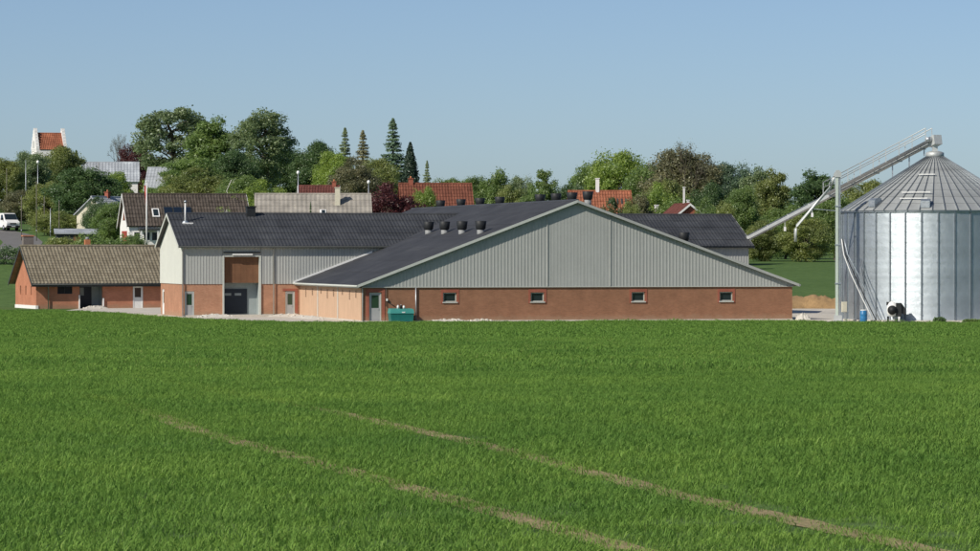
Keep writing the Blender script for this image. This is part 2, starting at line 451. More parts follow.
def crop_nodes():
    ng = bpy.data.node_groups.new('crop_scatter', 'GeometryNodeTree')
    ng.interface.new_socket('Geometry', in_out='INPUT', socket_type='NodeSocketGeometry')
    ng.interface.new_socket('Geometry', in_out='OUTPUT', socket_type='NodeSocketGeometry')
    L = ng.links; i = ng.nodes.new('NodeGroupInput'); o = ng.nodes.new('NodeGroupOutput')
    def attr(nm, ty):
        a = ng.nodes.new('GeometryNodeInputNamedAttribute'); a.data_type = ty; a.inputs['Name'].default_value = nm
        return a.outputs['Attribute']
    sep = ng.nodes.new('GeometryNodeSeparateGeometry'); sep.domain = 'POINT'
    L.new(i.outputs[0], sep.inputs['Geometry']); L.new(attr('is_tuft', 'BOOLEAN'), sep.inputs['Selection'])
    ip = ng.nodes.new('GeometryNodeInstanceOnPoints')
    L.new(sep.outputs['Inverted'], ip.inputs['Points']); L.new(sep.outputs['Selection'], ip.inputs['Instance'])
    L.new(attr('rot', 'FLOAT_VECTOR'), ip.inputs['Rotation']); L.new(attr('scl', 'FLOAT_VECTOR'), ip.inputs['Scale'])
    L.new(ip.outputs[0], o.inputs[0])
    return ng
CROP = crop_nodes()

def crop_mat():
    m, nt, p = nodes('young_cereal'); nt.nodes.remove(p)
    out = nt.nodes['Material Output']; geo = N(nt, 'ShaderNodeNewGeometry')
    n1 = N(nt, 'ShaderNodeTexNoise', Scale=.22, Detail=6., Roughness=.7); n2 = N(nt, 'ShaderNodeTexNoise', Scale=2.2, Detail=3.)
    for n in (n1, n2): nt.links.new(geo.outputs['Position'], n.inputs['Vector'])
    c = ramp(nt, geo.outputs['Random Per Island'], [(0., (.145, .27, .056)), (.55, (.175, .325, .064)), (.93, (.21, .37, .076)), (1., (.32, .38, .13))])
    for n, lo, hi in ((n1, (.74, .82, .8), (1.26, 1.16, 1.1)), (n2, (.82, .86, .85), (1.2, 1.14, 1.1))):
        t = ramp(nt, n.outputs['Fac'], [(.32, lo), (.68, hi)])
        mm = N(nt, 'ShaderNodeMix', data_type='RGBA', blend_type='MULTIPLY'); mm.inputs[0].default_value = 1
        nt.links.new(c, mm.inputs[6]); nt.links.new(t, mm.inputs[7]); c = mm.outputs[2]
    d = N(nt, 'ShaderNodeBsdfDiffuse'); tr = N(nt, 'ShaderNodeBsdfTranslucent'); mx = N(nt, 'ShaderNodeMixShader', Fac=.42)
    g = N(nt, 'ShaderNodeBsdfGlossy', Roughness=.6); g.inputs['Color'].default_value = (.75, .85, .7, 1); m2 = N(nt, 'ShaderNodeMixShader', Fac=.012)
    nt.links.new(c, d.inputs['Color']); nt.links.new(c, tr.inputs['Color']); nt.links.new(d.outputs[0], mx.inputs[1]); nt.links.new(tr.outputs[0], mx.inputs[2])
    nt.links.new(mx.outputs[0], m2.inputs[1]); nt.links.new(g.outputs[0], m2.inputs[2]); nt.links.new(m2.outputs[0], out.inputs['Surface'])
    return m
CROP_MAT = crop_mat()

def track_dist(x, y):
    best = np.full(len(x), 99.)
    for ti, tr in enumerate(TRACKS):
        for (x0, y0), (x1, y1) in zip(tr[:-1], tr[1:]):
            dx, dy = x1-x0, y1-y0; t = np.clip(((x-x0)*dx+(y-y0)*dy)/(dx*dx+dy*dy), 0, 1)
            best = np.minimum(best, np.hypot(x-x0-t*dx, y-y0-t*dy)+.05*ti)
    return best

EDGE_X = np.r_[-140, -60, -44, edge[:, 0], 70, 140]; EDGE_Y = np.r_[326, 328, 331, edge[:, 1], 300, 300]
def crop(name, y0, y1, spread, dens, tuft_args, smin, smax, gap):
    V, F = tuft(*tuft_args)
    area = spread*(y1**2-y0**2)
    n = int(area*dens)
    y = np.sqrt(rng.uniform(y0**2, y1**2, n)); x = rng.uniform(-1, 1, n)*(spread*y+4)
    keep = y < np.interp(x, EDGE_X, EDGE_Y)-.3
    d = track_dist(x, y)
    worn = gap*np.clip((60-y)/28, .25, 1.)*(.92+.2*np.sin(y*1.7+x)*np.sin(y*.6))
    keep &= (d > worn*rng.uniform(.5, 1.25, n)) | (rng.random(n) < .13)
    x, y, d = x[keep], y[keep], d[keep]; n = len(x)
    s = rng.uniform(smin, smax, n)*(1+.18*np.sin(x*.35+np.sin(y*.3))*np.sin(y*.22))
    sz = s*np.where(d < gap+.25, .75, 1.)
    P = np.c_[x, y, ground(x, y)]
    me = bpy.data.meshes.new(name)
    av = np.concatenate([V, P]); me.vertices.add(len(av)); me.vertices.foreach_set('co', av.astype(np.float32).ravel())
    me.loops.add(F.size); me.loops.foreach_set('vertex_index', F.astype(np.int32).ravel())
    me.polygons.add(len(F)); me.polygons.foreach_set('loop_start', np.arange(len(F), dtype=np.int32)*3); me.polygons.foreach_set('loop_total', np.full(len(F), 3, np.int32))
    me.update(calc_edges=True)
    a = me.attributes.new('is_tuft', 'BOOLEAN', 'POINT'); a.data.foreach_set('value', np.r_[np.ones(len(V), bool), np.zeros(n, bool)])
    rot = np.zeros((len(av), 3), np.float32); rot[len(V):, 2] = rng.uniform(0, 6.283, n); rot[len(V):, :2] = rng.normal(0, .08, (n, 2))
    scl = np.ones((len(av), 3), np.float32); scl[len(V):, 0] = s; scl[len(V):, 1] = s; scl[len(V):, 2] = sz
    for nm, arr in (('rot', rot), ('scl', scl)):
        a = me.attributes.new(nm, 'FLOAT_VECTOR', 'POINT'); a.data.foreach_set('vector', arr.ravel())
    me.materials.append(CROP_MAT)
    o = link(bpy.data.objects.new(name, me), CROP_ROOT)
    md = o.modifiers.new('scatter', 'NODES'); md.node_group = CROP
    tag(o, kind='stuff')
    return o
CROP_ROOT = tag(root('cereal_crop', (0, 0, 0), 0, 'short green young cereal crop covering the foreground field', 'crop'), kind='stuff')
crop('near_crop', 14, 62, .20, 64, (56, .19, .078, .0026, 1), .75, 1.3, .165)
crop('near_crop', 14, 62, .20, 26, (46, .17, .09, .0026, 5), .75, 1.4, .185)
crop('middle_crop', 60, 140, .20, 13, (70, .30, .10, .0045, 2), .8, 1.4, .2)
crop('far_crop', 138, 332, .21, 2.4, (100, .62, .12, .010, 3), .8, 1.4, .4)
# ---------------------------------------------------------------- building helpers (local frame: x along the front, y back, z up)
FRONT = lambda off=0.: (lambda u, z, o: (u, off-o, z))          # o is outward (towards -y)
SIDE = lambda off=0.: (lambda u, z, o: (off-o, u, z))           # wall facing -x, u runs back
SIDE_R = lambda off=0.: (lambda u, z, o: (off+o, u, z))

def wall_open(mb, mp, u0, u1, z0, z1, openings=(), t=.3):
    """wall slab with real openings: front face, back face, reveals"""
    us = sorted({u0, u1, *[v for o in openings for v in o[:2]]}); zs = sorted({z0, z1, *[v for o in openings for v in o[2:]]})
    for a, b in zip(us[:-1], us[1:]):
        for c, d in zip(zs[:-1], zs[1:]):
            m, k = (a+b)/2, (c+d)/2
            if any(o[0] < m < o[1] and o[2] < k < o[3] for o in openings): continue
            mb.quad(mp(a, c, 0), mp(b, c, 0), mp(b, d, 0), mp(a, d, 0))
            mb.quad(mp(a, c, -t), mp(a, d, -t), mp(b, d, -t), mp(b, c, -t))
    for a, b, c, d in list(openings) + [(u0, u1, z0, z1)]:
        for (p, q), (r, s) in (((a, c), (b, c)), ((b, c), (b, d)), ((b, d), (a, d)), ((a, d), (a, c))):
            mb.quad(mp(p, q, 0), mp(r, s, 0), mp(r, s, -t), mp(p, q, -t))
    return mb

def corrugated(mb, mp, u0, u1, zb, zt, pitch=.25, dep=.035, kink=None):
    """profiled sheet: upright trapezoid ribs, cut below by zb(u) and above by zt(u)"""
    prof = [(0, 0), (.5, 0), (.6, 1), (.88, 1), (.98, 0)]
    pts = []; k = 0
    while u0+k*pitch < u1:
        for a, o in prof:
            u = u0+(k+a)*pitch
            if u < u1: pts.append((u, o*dep))
        k += 1
    pts.append((u1, pts[-1][1]))
    if kink and u0 < kink < u1: pts.append((kink, 0)); pts.sort()
    for (a, oa), (b, ob) in zip(pts[:-1], pts[1:]):
        mb.quad(mp(a, zb(a), oa), mp(b, zb(b), ob), mp(b, zt(b), ob), mp(a, zt(a), oa))
    return mb

def sheet_roof(mb, O, e1, e2, l1, l2, pitch=.3, amp=.02, rows=6, lap=.025, thick=.09, per=4):
    """wavy sheets in overlapping rows from eave corner O; e1 along the eave, e2 up the slope"""
    O, e1, e2 = (np.array(v, float) for v in (O, e1, e2))
    e1 = e1/np.linalg.norm(e1); e2 = e2/np.linalg.norm(e2); nrm = np.cross(e1, e2)
    if nrm[2] < 0: nrm = -nrm
    n = max(2, int(round(l1/pitch*per))); s = np.linspace(0, l1, n+1); wv = amp*(1+np.sin(2*np.pi*s/pitch))
    for r in range(rows):
        a = r*l2/rows; b = min(l2, (r+1)*l2/rows+.08)
        base = len(mb.v)
        for t, lift in ((a, lap), (b, 0.)):
            P = O+e1*s[:, None]+e2*t+nrm*(wv+lift)[:, None]; mb.v += [tuple(p) for p in P]
        mb.f += [(base+i, base+i+1, base+n+2+i, base+n+1+i) for i in range(n)]
        # the sheet's own lower edge
        base2 = len(mb.v); P = O+e1*s[:, None]+e2*a+nrm*(wv*0-.01)[:, None]; mb.v += [tuple(p) for p in P]
        mb.f += [(base2+i, base2+i+1, base+i+1, base+i) for i in range(n)]
    c = [O, O+e1*l1, O+e1*l1+e2*l2, O+e2*l2]
    mb.prism([p-nrm*thick for p in c], [p-nrm*.004 for p in c])
    return mb

def window(parent, mp, u, z, w, h, frame_m, glass_m, dep=-.12, fr=.06, name='window', bars=0):
    b = MB(); 
    def fbox(a0, a1, c0, c1, o0, o1):
        A = [mp(a0, c0, o0), mp(a1, c0, o0), mp(a1, c1, o0), mp(a0, c1, o0)]; B = [mp(a0, c0, o1), mp(a1, c0, o1), mp(a1, c1, o1), mp(a0, c1, o1)]
        b.prism(A, B)
    fbox(u, u+fr, z, z+h, dep, dep+.06); fbox(u+w-fr, u+w, z, z+h, dep, dep+.06)
    fbox(u+fr, u+w-fr, z, z+fr, dep, dep+.06); fbox(u+fr, u+w-fr, z+h-fr, z+h, dep, dep+.06)
    for i in range(bars):
        uu = u+w*(i+1)/(bars+1); fbox(uu-.025, uu+.025, z+fr, z+h-fr, dep, dep+.05)
    o = b.build(name, frame_m, parent)
    g = MB(); d2 = dep+.02
    g.prism([mp(u+fr, z+fr, d2-.01), mp(u+w-fr, z+fr, d2-.01), mp(u+w-fr, z+h-fr, d2-.01), mp(u+fr, z+h-fr, d2-.01)],
            [mp(u+fr, z+fr, d2), mp(u+w-fr, z+fr, d2), mp(u+w-fr, z+h-fr, d2), mp(u+fr, z+h-fr, d2)])
    g.build('pane', glass_m, o)
    return o

def block(mp, a0, a1, c0, c1, o0, o1, mb=None):
    mb = mb or MB()
    return mb.prism([mp(a0, c0, o0), mp(a1, c0, o0), mp(a1, c1, o0), mp(a0, c1, o0)], [mp(a0, c0, o1), mp(a1, c0, o1), mp(a1, c1, o1), mp(a0, c1, o1)])

def half_door(parent, mp, u, z, w, h, dep=-.1, frame=None, leaf=None, glass=None, split=.45):
    """door with a glazed upper half, frame and handle"""
    frame = frame or M['trim']; leaf = leaf or M['door_grey']; glass = glass or M['glass_green']
    b = MB()
    block(mp, u, u+.07, z, z+h, dep, dep+.08, b); block(mp, u+w-.07, u+w, z, z+h, dep, dep+.08, b); block(mp, u+.07, u+w-.07, z+h-.07, z+h, dep, dep+.08, b)
    d = MB(); block(mp, u+.07, u+w-.07, z, z+h*split, dep, dep+.05, d)
    block(mp, u+.07, u+.17, z+h*split, z+h-.07, dep, dep+.05, d); block(mp, u+w-.17, u+w-.07, z+h*split, z+h-.07, dep, dep+.05, d); block(mp, u+.17, u+w-.17, z+h-.2, z+h-.07, dep, dep+.05, d)
    o = d.build('door', leaf, parent)
    b.build('door_frame', frame, o)
    block(mp, u+.17, u+w-.17, z+h*split, z+h-.2, dep+.01, dep+.03).build('pane', glass, o)
    MB().tube([mp(u+w-.2, z+h*.42, dep+.05), mp(u+w-.2, z+h*.42, dep+.11), mp(u+w-.32, z+h*.42, dep+.11)], .015, 6).build('handle', M['steel'], o)
    return o

def pipe(parent, pts, r, mat, name='downpipe', n=8):
    return MB().tube(pts, r, n).build(name, mat, parent, smooth=True)

def lathe(prof, n=20, c=(0, 0, 0), mb=None):
    mb = mb or MB(); b = len(mb.v)
    for r, z in prof:
        for k in range(n):
            a = 2*math.pi*k/n; mb.v.append((c[0]+r*math.cos(a), c[1]+r*math.sin(a), c[2]+z))
    for i in range(len(prof)-1):
        for k in range(n):
            k2 = (k+1) % n; mb.f.append((b+i*n+k, b+i*n+k2, b+(i+1)*n+k2, b+(i+1)*n+k))
    mb.f.append(tuple(b+k for k in reversed(range(n)))); mb.f.append(tuple(b+(len(prof)-1)*n+k for k in range(n)))
    return mb

TH = R(14); G = np.array([math.cos(TH), math.sin(TH)]); S = np.array([-math.sin(TH), math.cos(TH)])
A = np.array([-9.85, 277.5])

# ---------------------------------------------------------------- the big barn
barn = root('barn', (A[0], A[1], 0), TH, 'wide gabled barn with brown brick base and grey corrugated gable', 'barn')
BW, AP, EZ, RZ, BL = 34.9, 17.1, 2.82, 9.42, 57.7
OH = .45; FO = .42
kl = (RZ-EZ)/(AP+OH); kr = (RZ-EZ)/(BW-AP+OH)
def roof_z(u): return EZ+kl*(u+OH) if u < AP else EZ+kr*(BW+OH-u)
BT = 2.74
wins = [(6.95, 1.89), (13.97, 1.89), (22.17, 1.89), (29.41, 1.89)]
ops = [(a-.52, a+.52, z-.36, z+.36) for a, z in wins] + [(.56, 1.52, .1, 2.28)]
wall_open(MB(), FRONT(), 0, BW, -.05, BT, ops).build('gable_brick_wall', M['barn_brick'], barn)
MB().box(-.03, BW+.03, -.05, .3, -.1, .1).build('plinth', M['concrete'], barn)
for a, z in wins:
    w = window(barn, FRONT(), a-.52, z-.36, 1.04, .72, M['trim'], M['glass'], dep=-.16, fr=.07)
    s = MB(); block(FRONT(), a-.72, a+.72, z+.365, z+.60, .005, .03, s)
    for sgn in (-1, 1): block(FRONT(), a+sgn*.64-.08, a+sgn*.64+.08, z-.5, z+.36, .005, .03, s)
    s.build('brick_surround', M['red_brick'], w)
    block(FRONT(), a-.6, a+.6, z-.45, z-.365, -.1, .09).build('sill', M['trim'], w)
d = half_door(barn, FRONT(), .58, .1, .92, 2.16, dep=-.14)
s = MB(); block(FRONT(), .30, 1.78, 2.285, 2.55, .005, .03, s); block(FRONT(), 1.55, 1.78, .1, 2.285, .005, .03, s); block(FRONT(), .30, .53, .1, 2.285, .005, .03, s)
s.build('brick_surround', M['red_brick'], d)
# gable sheets
cuts = [-.02, 14.74, 19.85, BW+.02]
for i in range(3):
    mb = corrugated(MB(), FRONT(-.05), cuts[i]+(.03 if i else 0), cuts[i+1], lambda u: BT-.03, lambda u: max(BT-.02, roof_z(u)-.12), .27, .005 if i == 1 else .016, kink=AP)
    mb.build('gable_cladding', M['cladding'], barn)
for c in cuts[1:3]:
    block(FRONT(-.05), c-.01, c+.045, BT, roof_z(c)-.12, .0, .06).build('cover_strip', M['cladding'], barn)
block(FRONT(-.05), -.04, BW+.04, BT-.09, BT-.035, 0, .07).build('drip_flashing', M['trim'], barn)
# left long wall in pale panels, right long wall and rear gable
for i, (a, b) in enumerate(((.35, 9.1), (9.45, 17.25), (17.6, 25.2))):
    wall_open(MB(), SIDE(-.02), a, b, .12, 2.62, (), .2).build('side_panel', M['sand_panel'], barn)
for a in (9.28, 17.43):
    block(SIDE(), a-.14, a+.14, .1, 2.62, -.2, .06).build('pilaster', M['concrete'], barn)
MB().box(0, .3, .3, .35, 0, 2.74).build('corner_brick', M['barn_brick'], barn)
MB().box(-.06, .28, .36, BL-.3, -.1, .12).build('plinth', M['concrete'], barn)
MB().box(.0, .3, 25.3, BL, 0, 2.72).build('side_wall', M['barn_brick'], barn)
MB().box(BW-.3, BW, .31, BL, 0, 2.72).build('side_wall', M['barn_brick'], barn)
MB().prism([(0.02, BL, 0), (BW-.02, BL, 0), (BW-.02, BL, roof_z(BW)-.15), (AP, BL, RZ-.15), (.02, BL, roof_z(0)-.15)], [(0.02, BL-.2, 0), (BW-.02, BL-.2, 0), (BW-.02, BL-.2, roof_z(BW)-.15), (AP, BL-.2, RZ-.15), (.02, BL-.2, roof_z(0)-.15)]).build('rear_gable', M['cladding'], barn)
for i, v in enumerate((2.2, 4.6, 7.4, 10.9, 13.4, 16., 19.6, 22.4)):  # slatted brown pieces standing in for the dark marks under the eave
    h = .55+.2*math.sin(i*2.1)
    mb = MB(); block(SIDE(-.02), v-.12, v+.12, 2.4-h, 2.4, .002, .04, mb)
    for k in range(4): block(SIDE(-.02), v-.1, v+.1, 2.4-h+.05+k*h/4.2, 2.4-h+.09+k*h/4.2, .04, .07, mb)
    mb.build('wall_mark', surf('mark_brown', (.30, .21, .15), .8, .1) if i == 0 else bpy.data.materials['mark_brown'], barn)
# roof
ll = math.hypot(AP+OH, RZ-EZ); lr = math.hypot(BW-AP+OH, RZ-EZ)
rl = sheet_roof(MB(), (-OH, -FO, EZ), (0, 1, 0), (AP+OH, 0, RZ-EZ), BL+2*FO, ll, .36, .016, 7, .02).build('roof_slope', M['barn_roof'], barn)
rr = sheet_roof(MB(), (BW+OH, -FO, EZ), (0, 1, 0), (-(BW-AP+OH), 0, RZ-EZ), BL+2*FO, lr, .36, .016, 7, .02).build('roof_slope', M['barn_roof'], barn)
MB().tube([(AP, -FO-.03, RZ+.0), (AP, BL+FO, RZ+.0)], .13, 10).build('ridge_cap', M['barn_roof'], rl)
for side in (0, 1):
    u0, u1 = (-OH, AP) if side == 0 else (BW+OH, AP)
    mb = MB(); y0, y1 = -FO-.05, -FO+.0
    for (za, zb) in ((-.16, .05),):
        mb.prism([(u0, y0, EZ+za), (u1, y0, RZ+za), (u1, y0, RZ+zb), (u0, y0, EZ+zb)], [(u0, y1-.004, EZ+za), (u1, y1-.004, RZ+za), (u1, y1-.004, RZ+zb), (u0, y1-.004, EZ+zb)])
    mb.build('verge_board', M['trim'] if side == 0 else M['cladding'], barn)
MB().tube([(-OH-.06, -FO, EZ-.06), (-OH-.06, BL, EZ-.06)], .08, 8).build('gutter', M['trim'], barn, True)
MB().box(-OH-.02, -OH+.02, -FO+.03, BL, EZ-.2, EZ-.05).build('eave_board', M['trim'], barn)
MB().tube([(BW+OH+.06, -FO, EZ-.06), (BW+OH+.06, BL, EZ-.06)], .08, 8).build('gutter', M['trim'], barn, True)
# flashing where the low roof meets the house wall
mb = MB(); mb.prism([(-OH-.1, 25.12, EZ-.02), (6.2, 25.12, EZ+kl*6.65+.02), (6.2, 25.12, EZ+kl*6.65+.18), (-OH-.1, 25.12, EZ+.14)], [(-OH-.1, 25.2, EZ-.02), (6.2, 25.2, EZ+kl*6.65+.02), (6.2, 25.2, EZ+kl*6.65+.18), (-OH-.1, 25.2, EZ+.14)])
mb.build('wall_flashing', M['white'], barn)
pipe(barn, [(4.22, -.1, .1), (4.22, -.1, BT-.1)], .05, M['galv_dull'])
pipe(barn, [(1.86, -.07, 1.2), (1.86, -.07, BT-.1)], .025, M['fascia'], 'cable')
pipe(barn, [(.0, -.08, .1), (.0, -.08, EZ-.25), (-OH-.04, -.08, EZ-.1)], .045, M['trim'])
mb = MB().box(1.86, 1.98, -.16, -.02, 1.62, 1.8); mb.build('wall_lamp', M['lamp'], barn)
pipe(barn, [(1.98, -.03, 1.6), (2.3, -.03, 1.35), (2.55, -.03, 1.2)], .03, M['fascia'], 'cable')

def roof_vent(u, v, z, label, group, size=1.):
    o = root('roof_vent', (*(A+G*u+S*v), z-.15), TH, label, 'vent', group)
    o.scale = (size, size, size)
    lathe([(.34, -.3), (.34, .62)], 20).build('duct', M['vent_grey'], o, True)
    lathe([(.38, .55), (.46, .64), (.55, 1.34), (.52, 1.36), (.46, 1.1), (.1, 1.05)], 20).build('cowl', M['plastic_black'], o, True)
    return o
VG = 'black cowled vents on the lower roof slope'
for i, (u, v) in enumerate(((10.54, 22.9), (10.46, 16.7), (10.37, 10.2), (10.29, 3.6))):
    roof_vent(u, v, roof_z(u), ['black cowled roof vent on grey stem nearest the long black roof', 'black cowled roof vent, second from the long black roof', 'black cowled roof vent, third from the long black roof', 'black cowled roof vent on grey stem nearest the front gable edge'][i], VG, .84)
for i, v in enumerate((51.5, 43.5, 36.3, 29.2, 15.6, 10.5, 5.6, .9)):
    u = AP+1.2
    roof_vent(u, v, roof_z(u)+.24, ['black ridge vent furthest from the front gable', 'black ridge vent, second from the far end of the ridge', 'black ridge vent, third from the far end of the ridge', 'black ridge vent beside the wide gap in the vent row', 'black ridge vent across the wide gap, fourth from the gable peak', 'black ridge vent, third from the gable peak', 'black ridge vent, second from the gable peak', 'black roof vent right at the peak of the front gable'][i], 'black vents behind the main ridge', .8)
roof_vent(26.4, 1.6, roof_z(26.4)-.1, 'single black roof vent low above the far gable slope', 'single vent', .85)

# ---------------------------------------------------------------- cross wing with the black roof
W0 = A+S*25.3-G*9.9
wing = root('barn_wing', (W0[0], W0[1], 0), TH, 'two storey barn wing with black roof, grey cladding and tall recessed doorway', 'barn')
WL, WD, WE, WR = 49.4, 12., 5.98, 8.58; WB = 2.75
wall_open(MB(), FRONT(), 0, 3.34, -.05, WB, [(.14, .96, .05, 2.13)]).build('front_brick_wall', M['wing_brick'], wing)
wall_open(MB(), FRONT(), 6.60, 9.9, -.05, WB, [(8.68, 9.48, .05, 2.12)]).build('front_brick_wall', M['wing_brick'], wing)
half_door(wing, FRONT(), .16, .05, .78, 2.06, dep=-.1, frame=M['trim'])
d2 = half_door(wing, FRONT(), 8.70, .05, .76, 2.05, dep=-.1, frame=M['trim'])
s = MB(); block(FRONT(), 8.45, 9.72, 2.13, 2.33, .005, .03, s); block(FRONT(), 9.5, 9.72, .05, 2.13, .005, .03, s); s.build('brick_surround', M['red_brick'], d2)
for a, b, z0, z1 in ((-.02, 3.33, WB-.03, WE-.05), (3.36, 6.58, 5.12, WE-.05), (6.61, 7.6, WB-.03, WE-.05), (7.72, 20.5, WB-.03, WE-.05), (34.5, WL+.02, WB-.03, WE-.05)):
    corrugated(MB(), FRONT(-.05), a, b, lambda u: z0, lambda u: z1, .25, .018).build('front_cladding', M['cladding'], wing)
MB().box(20.5, 34.5, .0, .1, 0, WE-.1).build('inner_wall', M['cladding'], wing)
# tall doorway
fr = MB(); block(FRONT(), 3.34, 3.47, -.05, 5.1, -.3, .12, fr); block(FRONT(), 6.45, 6.60, -.05, 5.1, -.3, .12, fr); block(FRONT(), 3.47, 6.45, 5.0, 5.1, -.3, .1, fr)
fr.build('doorway_frame', M['trim'], wing)
for k in range(6):
    a = 3.475+k*.4955
    block(FRONT(), a, a+.485, 2.82, 4.995, -.32, -.27).build('hatch_board', M['hatch'], wing)
rc = MB(); block(FRONT(), 3.2, 6.7, -.05, 2.8, -1.3, -1.1, rc); block(FRONT(), 3.2, 3.46, -.05, 2.81, -1.1, -.3, rc); block(FRONT(), 6.46, 6.7, -.05, 2.81, -1.1, -.3, rc); block(FRONT(), 3.2, 6.7, 2.81, 2.9, -1.3, -.33, rc)
rc.build('recess', M['plaster'], wing)
dd = block(FRONT(), 3.5, 5.6, .25, 2.3, -1.09, -1.02).build('sliding_door', M['door_dark'], wing)
for a in (3.7, 4.55): block(FRONT(), a, a+.55, 1.75, 1.95, -1.02, -1.0).build('pane', M['plaster'], dd)
block(FRONT(), 3.4, 6.52, 5.3, 5.42, .1, .16).build('door_track', M['fascia'], wing)
lb = block(FRONT(), 4.15, 5.85, 5.14, 5.26, .03, .25).build('lamp_bar', M['white'], wing)
MB().box(3.3, 6.6, -1.5, 1.05, -.1, .16).build('ramp', M['concrete'], wing)
MB().box(0, 3.3, -.06, .3, -.1, .14).build('plinth', M['concrete'], wing); MB().box(6.6, 9.8, -.06, .3, -.1, .2).build('plinth', M['concrete'], wing)
# end wall facing the meadow side
wk = (WR-WE)/(WD/2)
ez = lambda u: WE+wk*(u if u < WD/2 else WD-u)-.1
wall_open(MB(), SIDE(), 0.31, WD, -.05, WB, [(10.1, 11.2, .05, 2.2)]).build('end_brick_wall', M['wing_brick'], wing)
half_door(wing, SIDE(), 10.12, .05, 1.06, 2.13, dep=-.1, leaf=M['white'], frame=M['white'])
corrugated(MB(), SIDE(-.05), -.04, WD+.04, lambda u: WB-.03, ez, .25, .03, kink=WD/2).build('end_cladding', M['white_clad'], wing)
mb = MB(); mb.poly([(WL, 0, 0), (WL, WD, 0), (WL, WD, WE), (WL, WD/2, WR-.1), (WL, 0, WE)]); mb.build('far_end_wall', M['cladding'], wing)
MB().box(.02, WL-.02, WD-.2, WD, 0, WE-.05).build('rear_wall', M['wing_brick'], wing)
RO = .42; EO = .4
for sgn in (0, 1):
    y0 = -EO if sgn == 0 else WD+EO; z0 = WE-wk*EO+.08
    o = sheet_roof(MB(), (-RO, y0, z0), (1, 0, 0), (0, (WD/2-y0), WR+.08-z0), WL+2*RO, math.hypot(WD/2+EO, WR+.08-z0), .30, .018, 5, .03).build('roof_slope', M['roof'], wing)
    if sgn == 0:
        MB().tube([(-RO, WD/2, WR+.08), (WL+RO, WD/2, WR+.08)], .12, 10).build('ridge_cap', M['roof'], o)
        MB().tube([(-RO, y0-.07, z0-.06), (WL+RO, y0-.07, z0-.06)], .07, 8).build('gutter', M['fascia'], wing, True)
for e, x0 in ((0, -RO-.04), (1, WL+RO-.01)):
    mb = MB()
    for ya, yb in ((-EO, WD/2), (WD+EO, WD/2)):
        za = WE-wk*EO+.08; zb = WR+.08
        mb.prism([(x0, ya, za-.2), (x0, yb, zb-.2), (x0, yb, zb+.03), (x0, ya, za+.03)], [(x0+.035, ya, za-.2), (x0+.035, yb, zb-.2), (x0+.035, yb, zb+.03), (x0+.035, ya, za+.03)])
    mb.build('verge_board', M['white_clad'], wing)
mb = MB().box(-RO, WL+RO, -EO, -.06, WE-wk*EO-.06, WE-wk*EO-.03); mb.build('soffit', M['trim'], wing)
pipe(wing, [(-.03, -.14, .1), (-.03, -.14, WE-.35), (-.03, -.42, WE-.15)], .05, M['galv_dull']); pipe(wing, [(7.66, -.14, .1), (7.66, -.14, WE-.35), (7.66, -.42, WE-.15)], .05, M['trim'])
fl = root('flue_pipe', (*(W0+G*.9+S*4.3), WE+wk*4.3+.0), TH, 'thin shiny flue pipe standing on the black roof end', 'flue')
MB().tube([(0, 0, -.1), (0, 0, 1.75)], .07, 10).build('pipe', M['white'], fl, True)
lathe([(.4, -.02), (.12, .22)], 14).build('flashing', M['galv'], fl, True); lathe([(.11, 1.72), (.11, 1.86), (.03, 1.95)], 12).build('cap', M['galv'], fl, True)
MB().box(-.3, .62, -.42, -.1, -.16, .04).build('base_tray', M['white'], fl)
sc = root('ridge_stack', (*(W0+G*6.75+S*5.7), WR-.12), TH, 'black square chimney stack on the black wing ridge', 'chimney')
MB().box(-.36, .36, -.36, .36, -.1, .75).build('stack', M['plastic_black'], sc); MB().box(-.42, .42, -.42, .42, .75, .85).build('cap', M['plastic_black'], sc)

# ---------------------------------------------------------------- low brick house
HR = R(20); HG = np.array([math.cos(HR), math.sin(HR)]); HS = np.array([-math.sin(HR), math.cos(HR)])
H0 = np.array([-43.0, 341.])
hs = root('farm_outbuilding', (H0[0], H0[1], 0), HR, 'low red brick outbuilding under a weathered brown tiled roof', 'house')
HLn, HD, HE, HZ = 16., 9., 2.75, 5.95; hk = (HZ-HE)/(HD/2)
wall_open(MB(), FRONT(), 0, HLn, -.05, HE, [(2.05, 3.5, 1.42, 2.28), (4.2, 6.45, .0, 2.5), (9.4, 10.4, .05, 2.2)]).build('front_wall', M['house_brick'], hs)
slots = [(1.9, 2.4, 1.3, 2.15), (4.2, 4.7, 1.3, 2.15), (6.5, 7.0, 1.3, 2.15)]
wall_open(MB(), SIDE(), .31, HD, -.05, HE-.2, slots).build('gable_wall', M['house_brick'], hs)
mb = MB(); mb.prism([(0, .0, HE-.2), (0, HD, HE-.2), (0, HD, HE-.1), (0, HD/2, HZ-.15), (0, 0, HE-.1)], [(.3, .0, HE-.2), (.3, HD, HE-.2), (.3, HD, HE-.1), (.3, HD/2, HZ-.15), (.3, 0, HE-.1)]); mb.build('gable_top', M['house_brick'], hs)
for q in slots: block(SIDE(), q[0], q[1], q[2], q[3], -.28, -.2).build('slot_window', M['glass'], hs)
MB().box(.02, HLn, HD-.3, HD, 0, HE-.1).build('rear_wall', M['house_brick'], hs)
mb = MB(); mb.prism([(HLn, 0, 0), (HLn, HD, 0), (HLn, HD, HE), (HLn, HD/2, HZ-.15), (HLn, 0, HE)], [(HLn-.25, .31, 0), (HLn-.25, HD-.31, 0), (HLn-.25, HD-.31, HE), (HLn-.25, HD/2, HZ-.16), (HLn-.25, .31, HE)]); mb.build('far_gable', M['house_brick'], hs)
MB().box(-.06, .2, -.06, HD, -.1, .32).build('plinth', M['lime'], hs)
window(hs, FRONT(), 2.05, 1.42, 1.45, .86, M['fascia'], M['glass'], dep=-.15, bars=1)
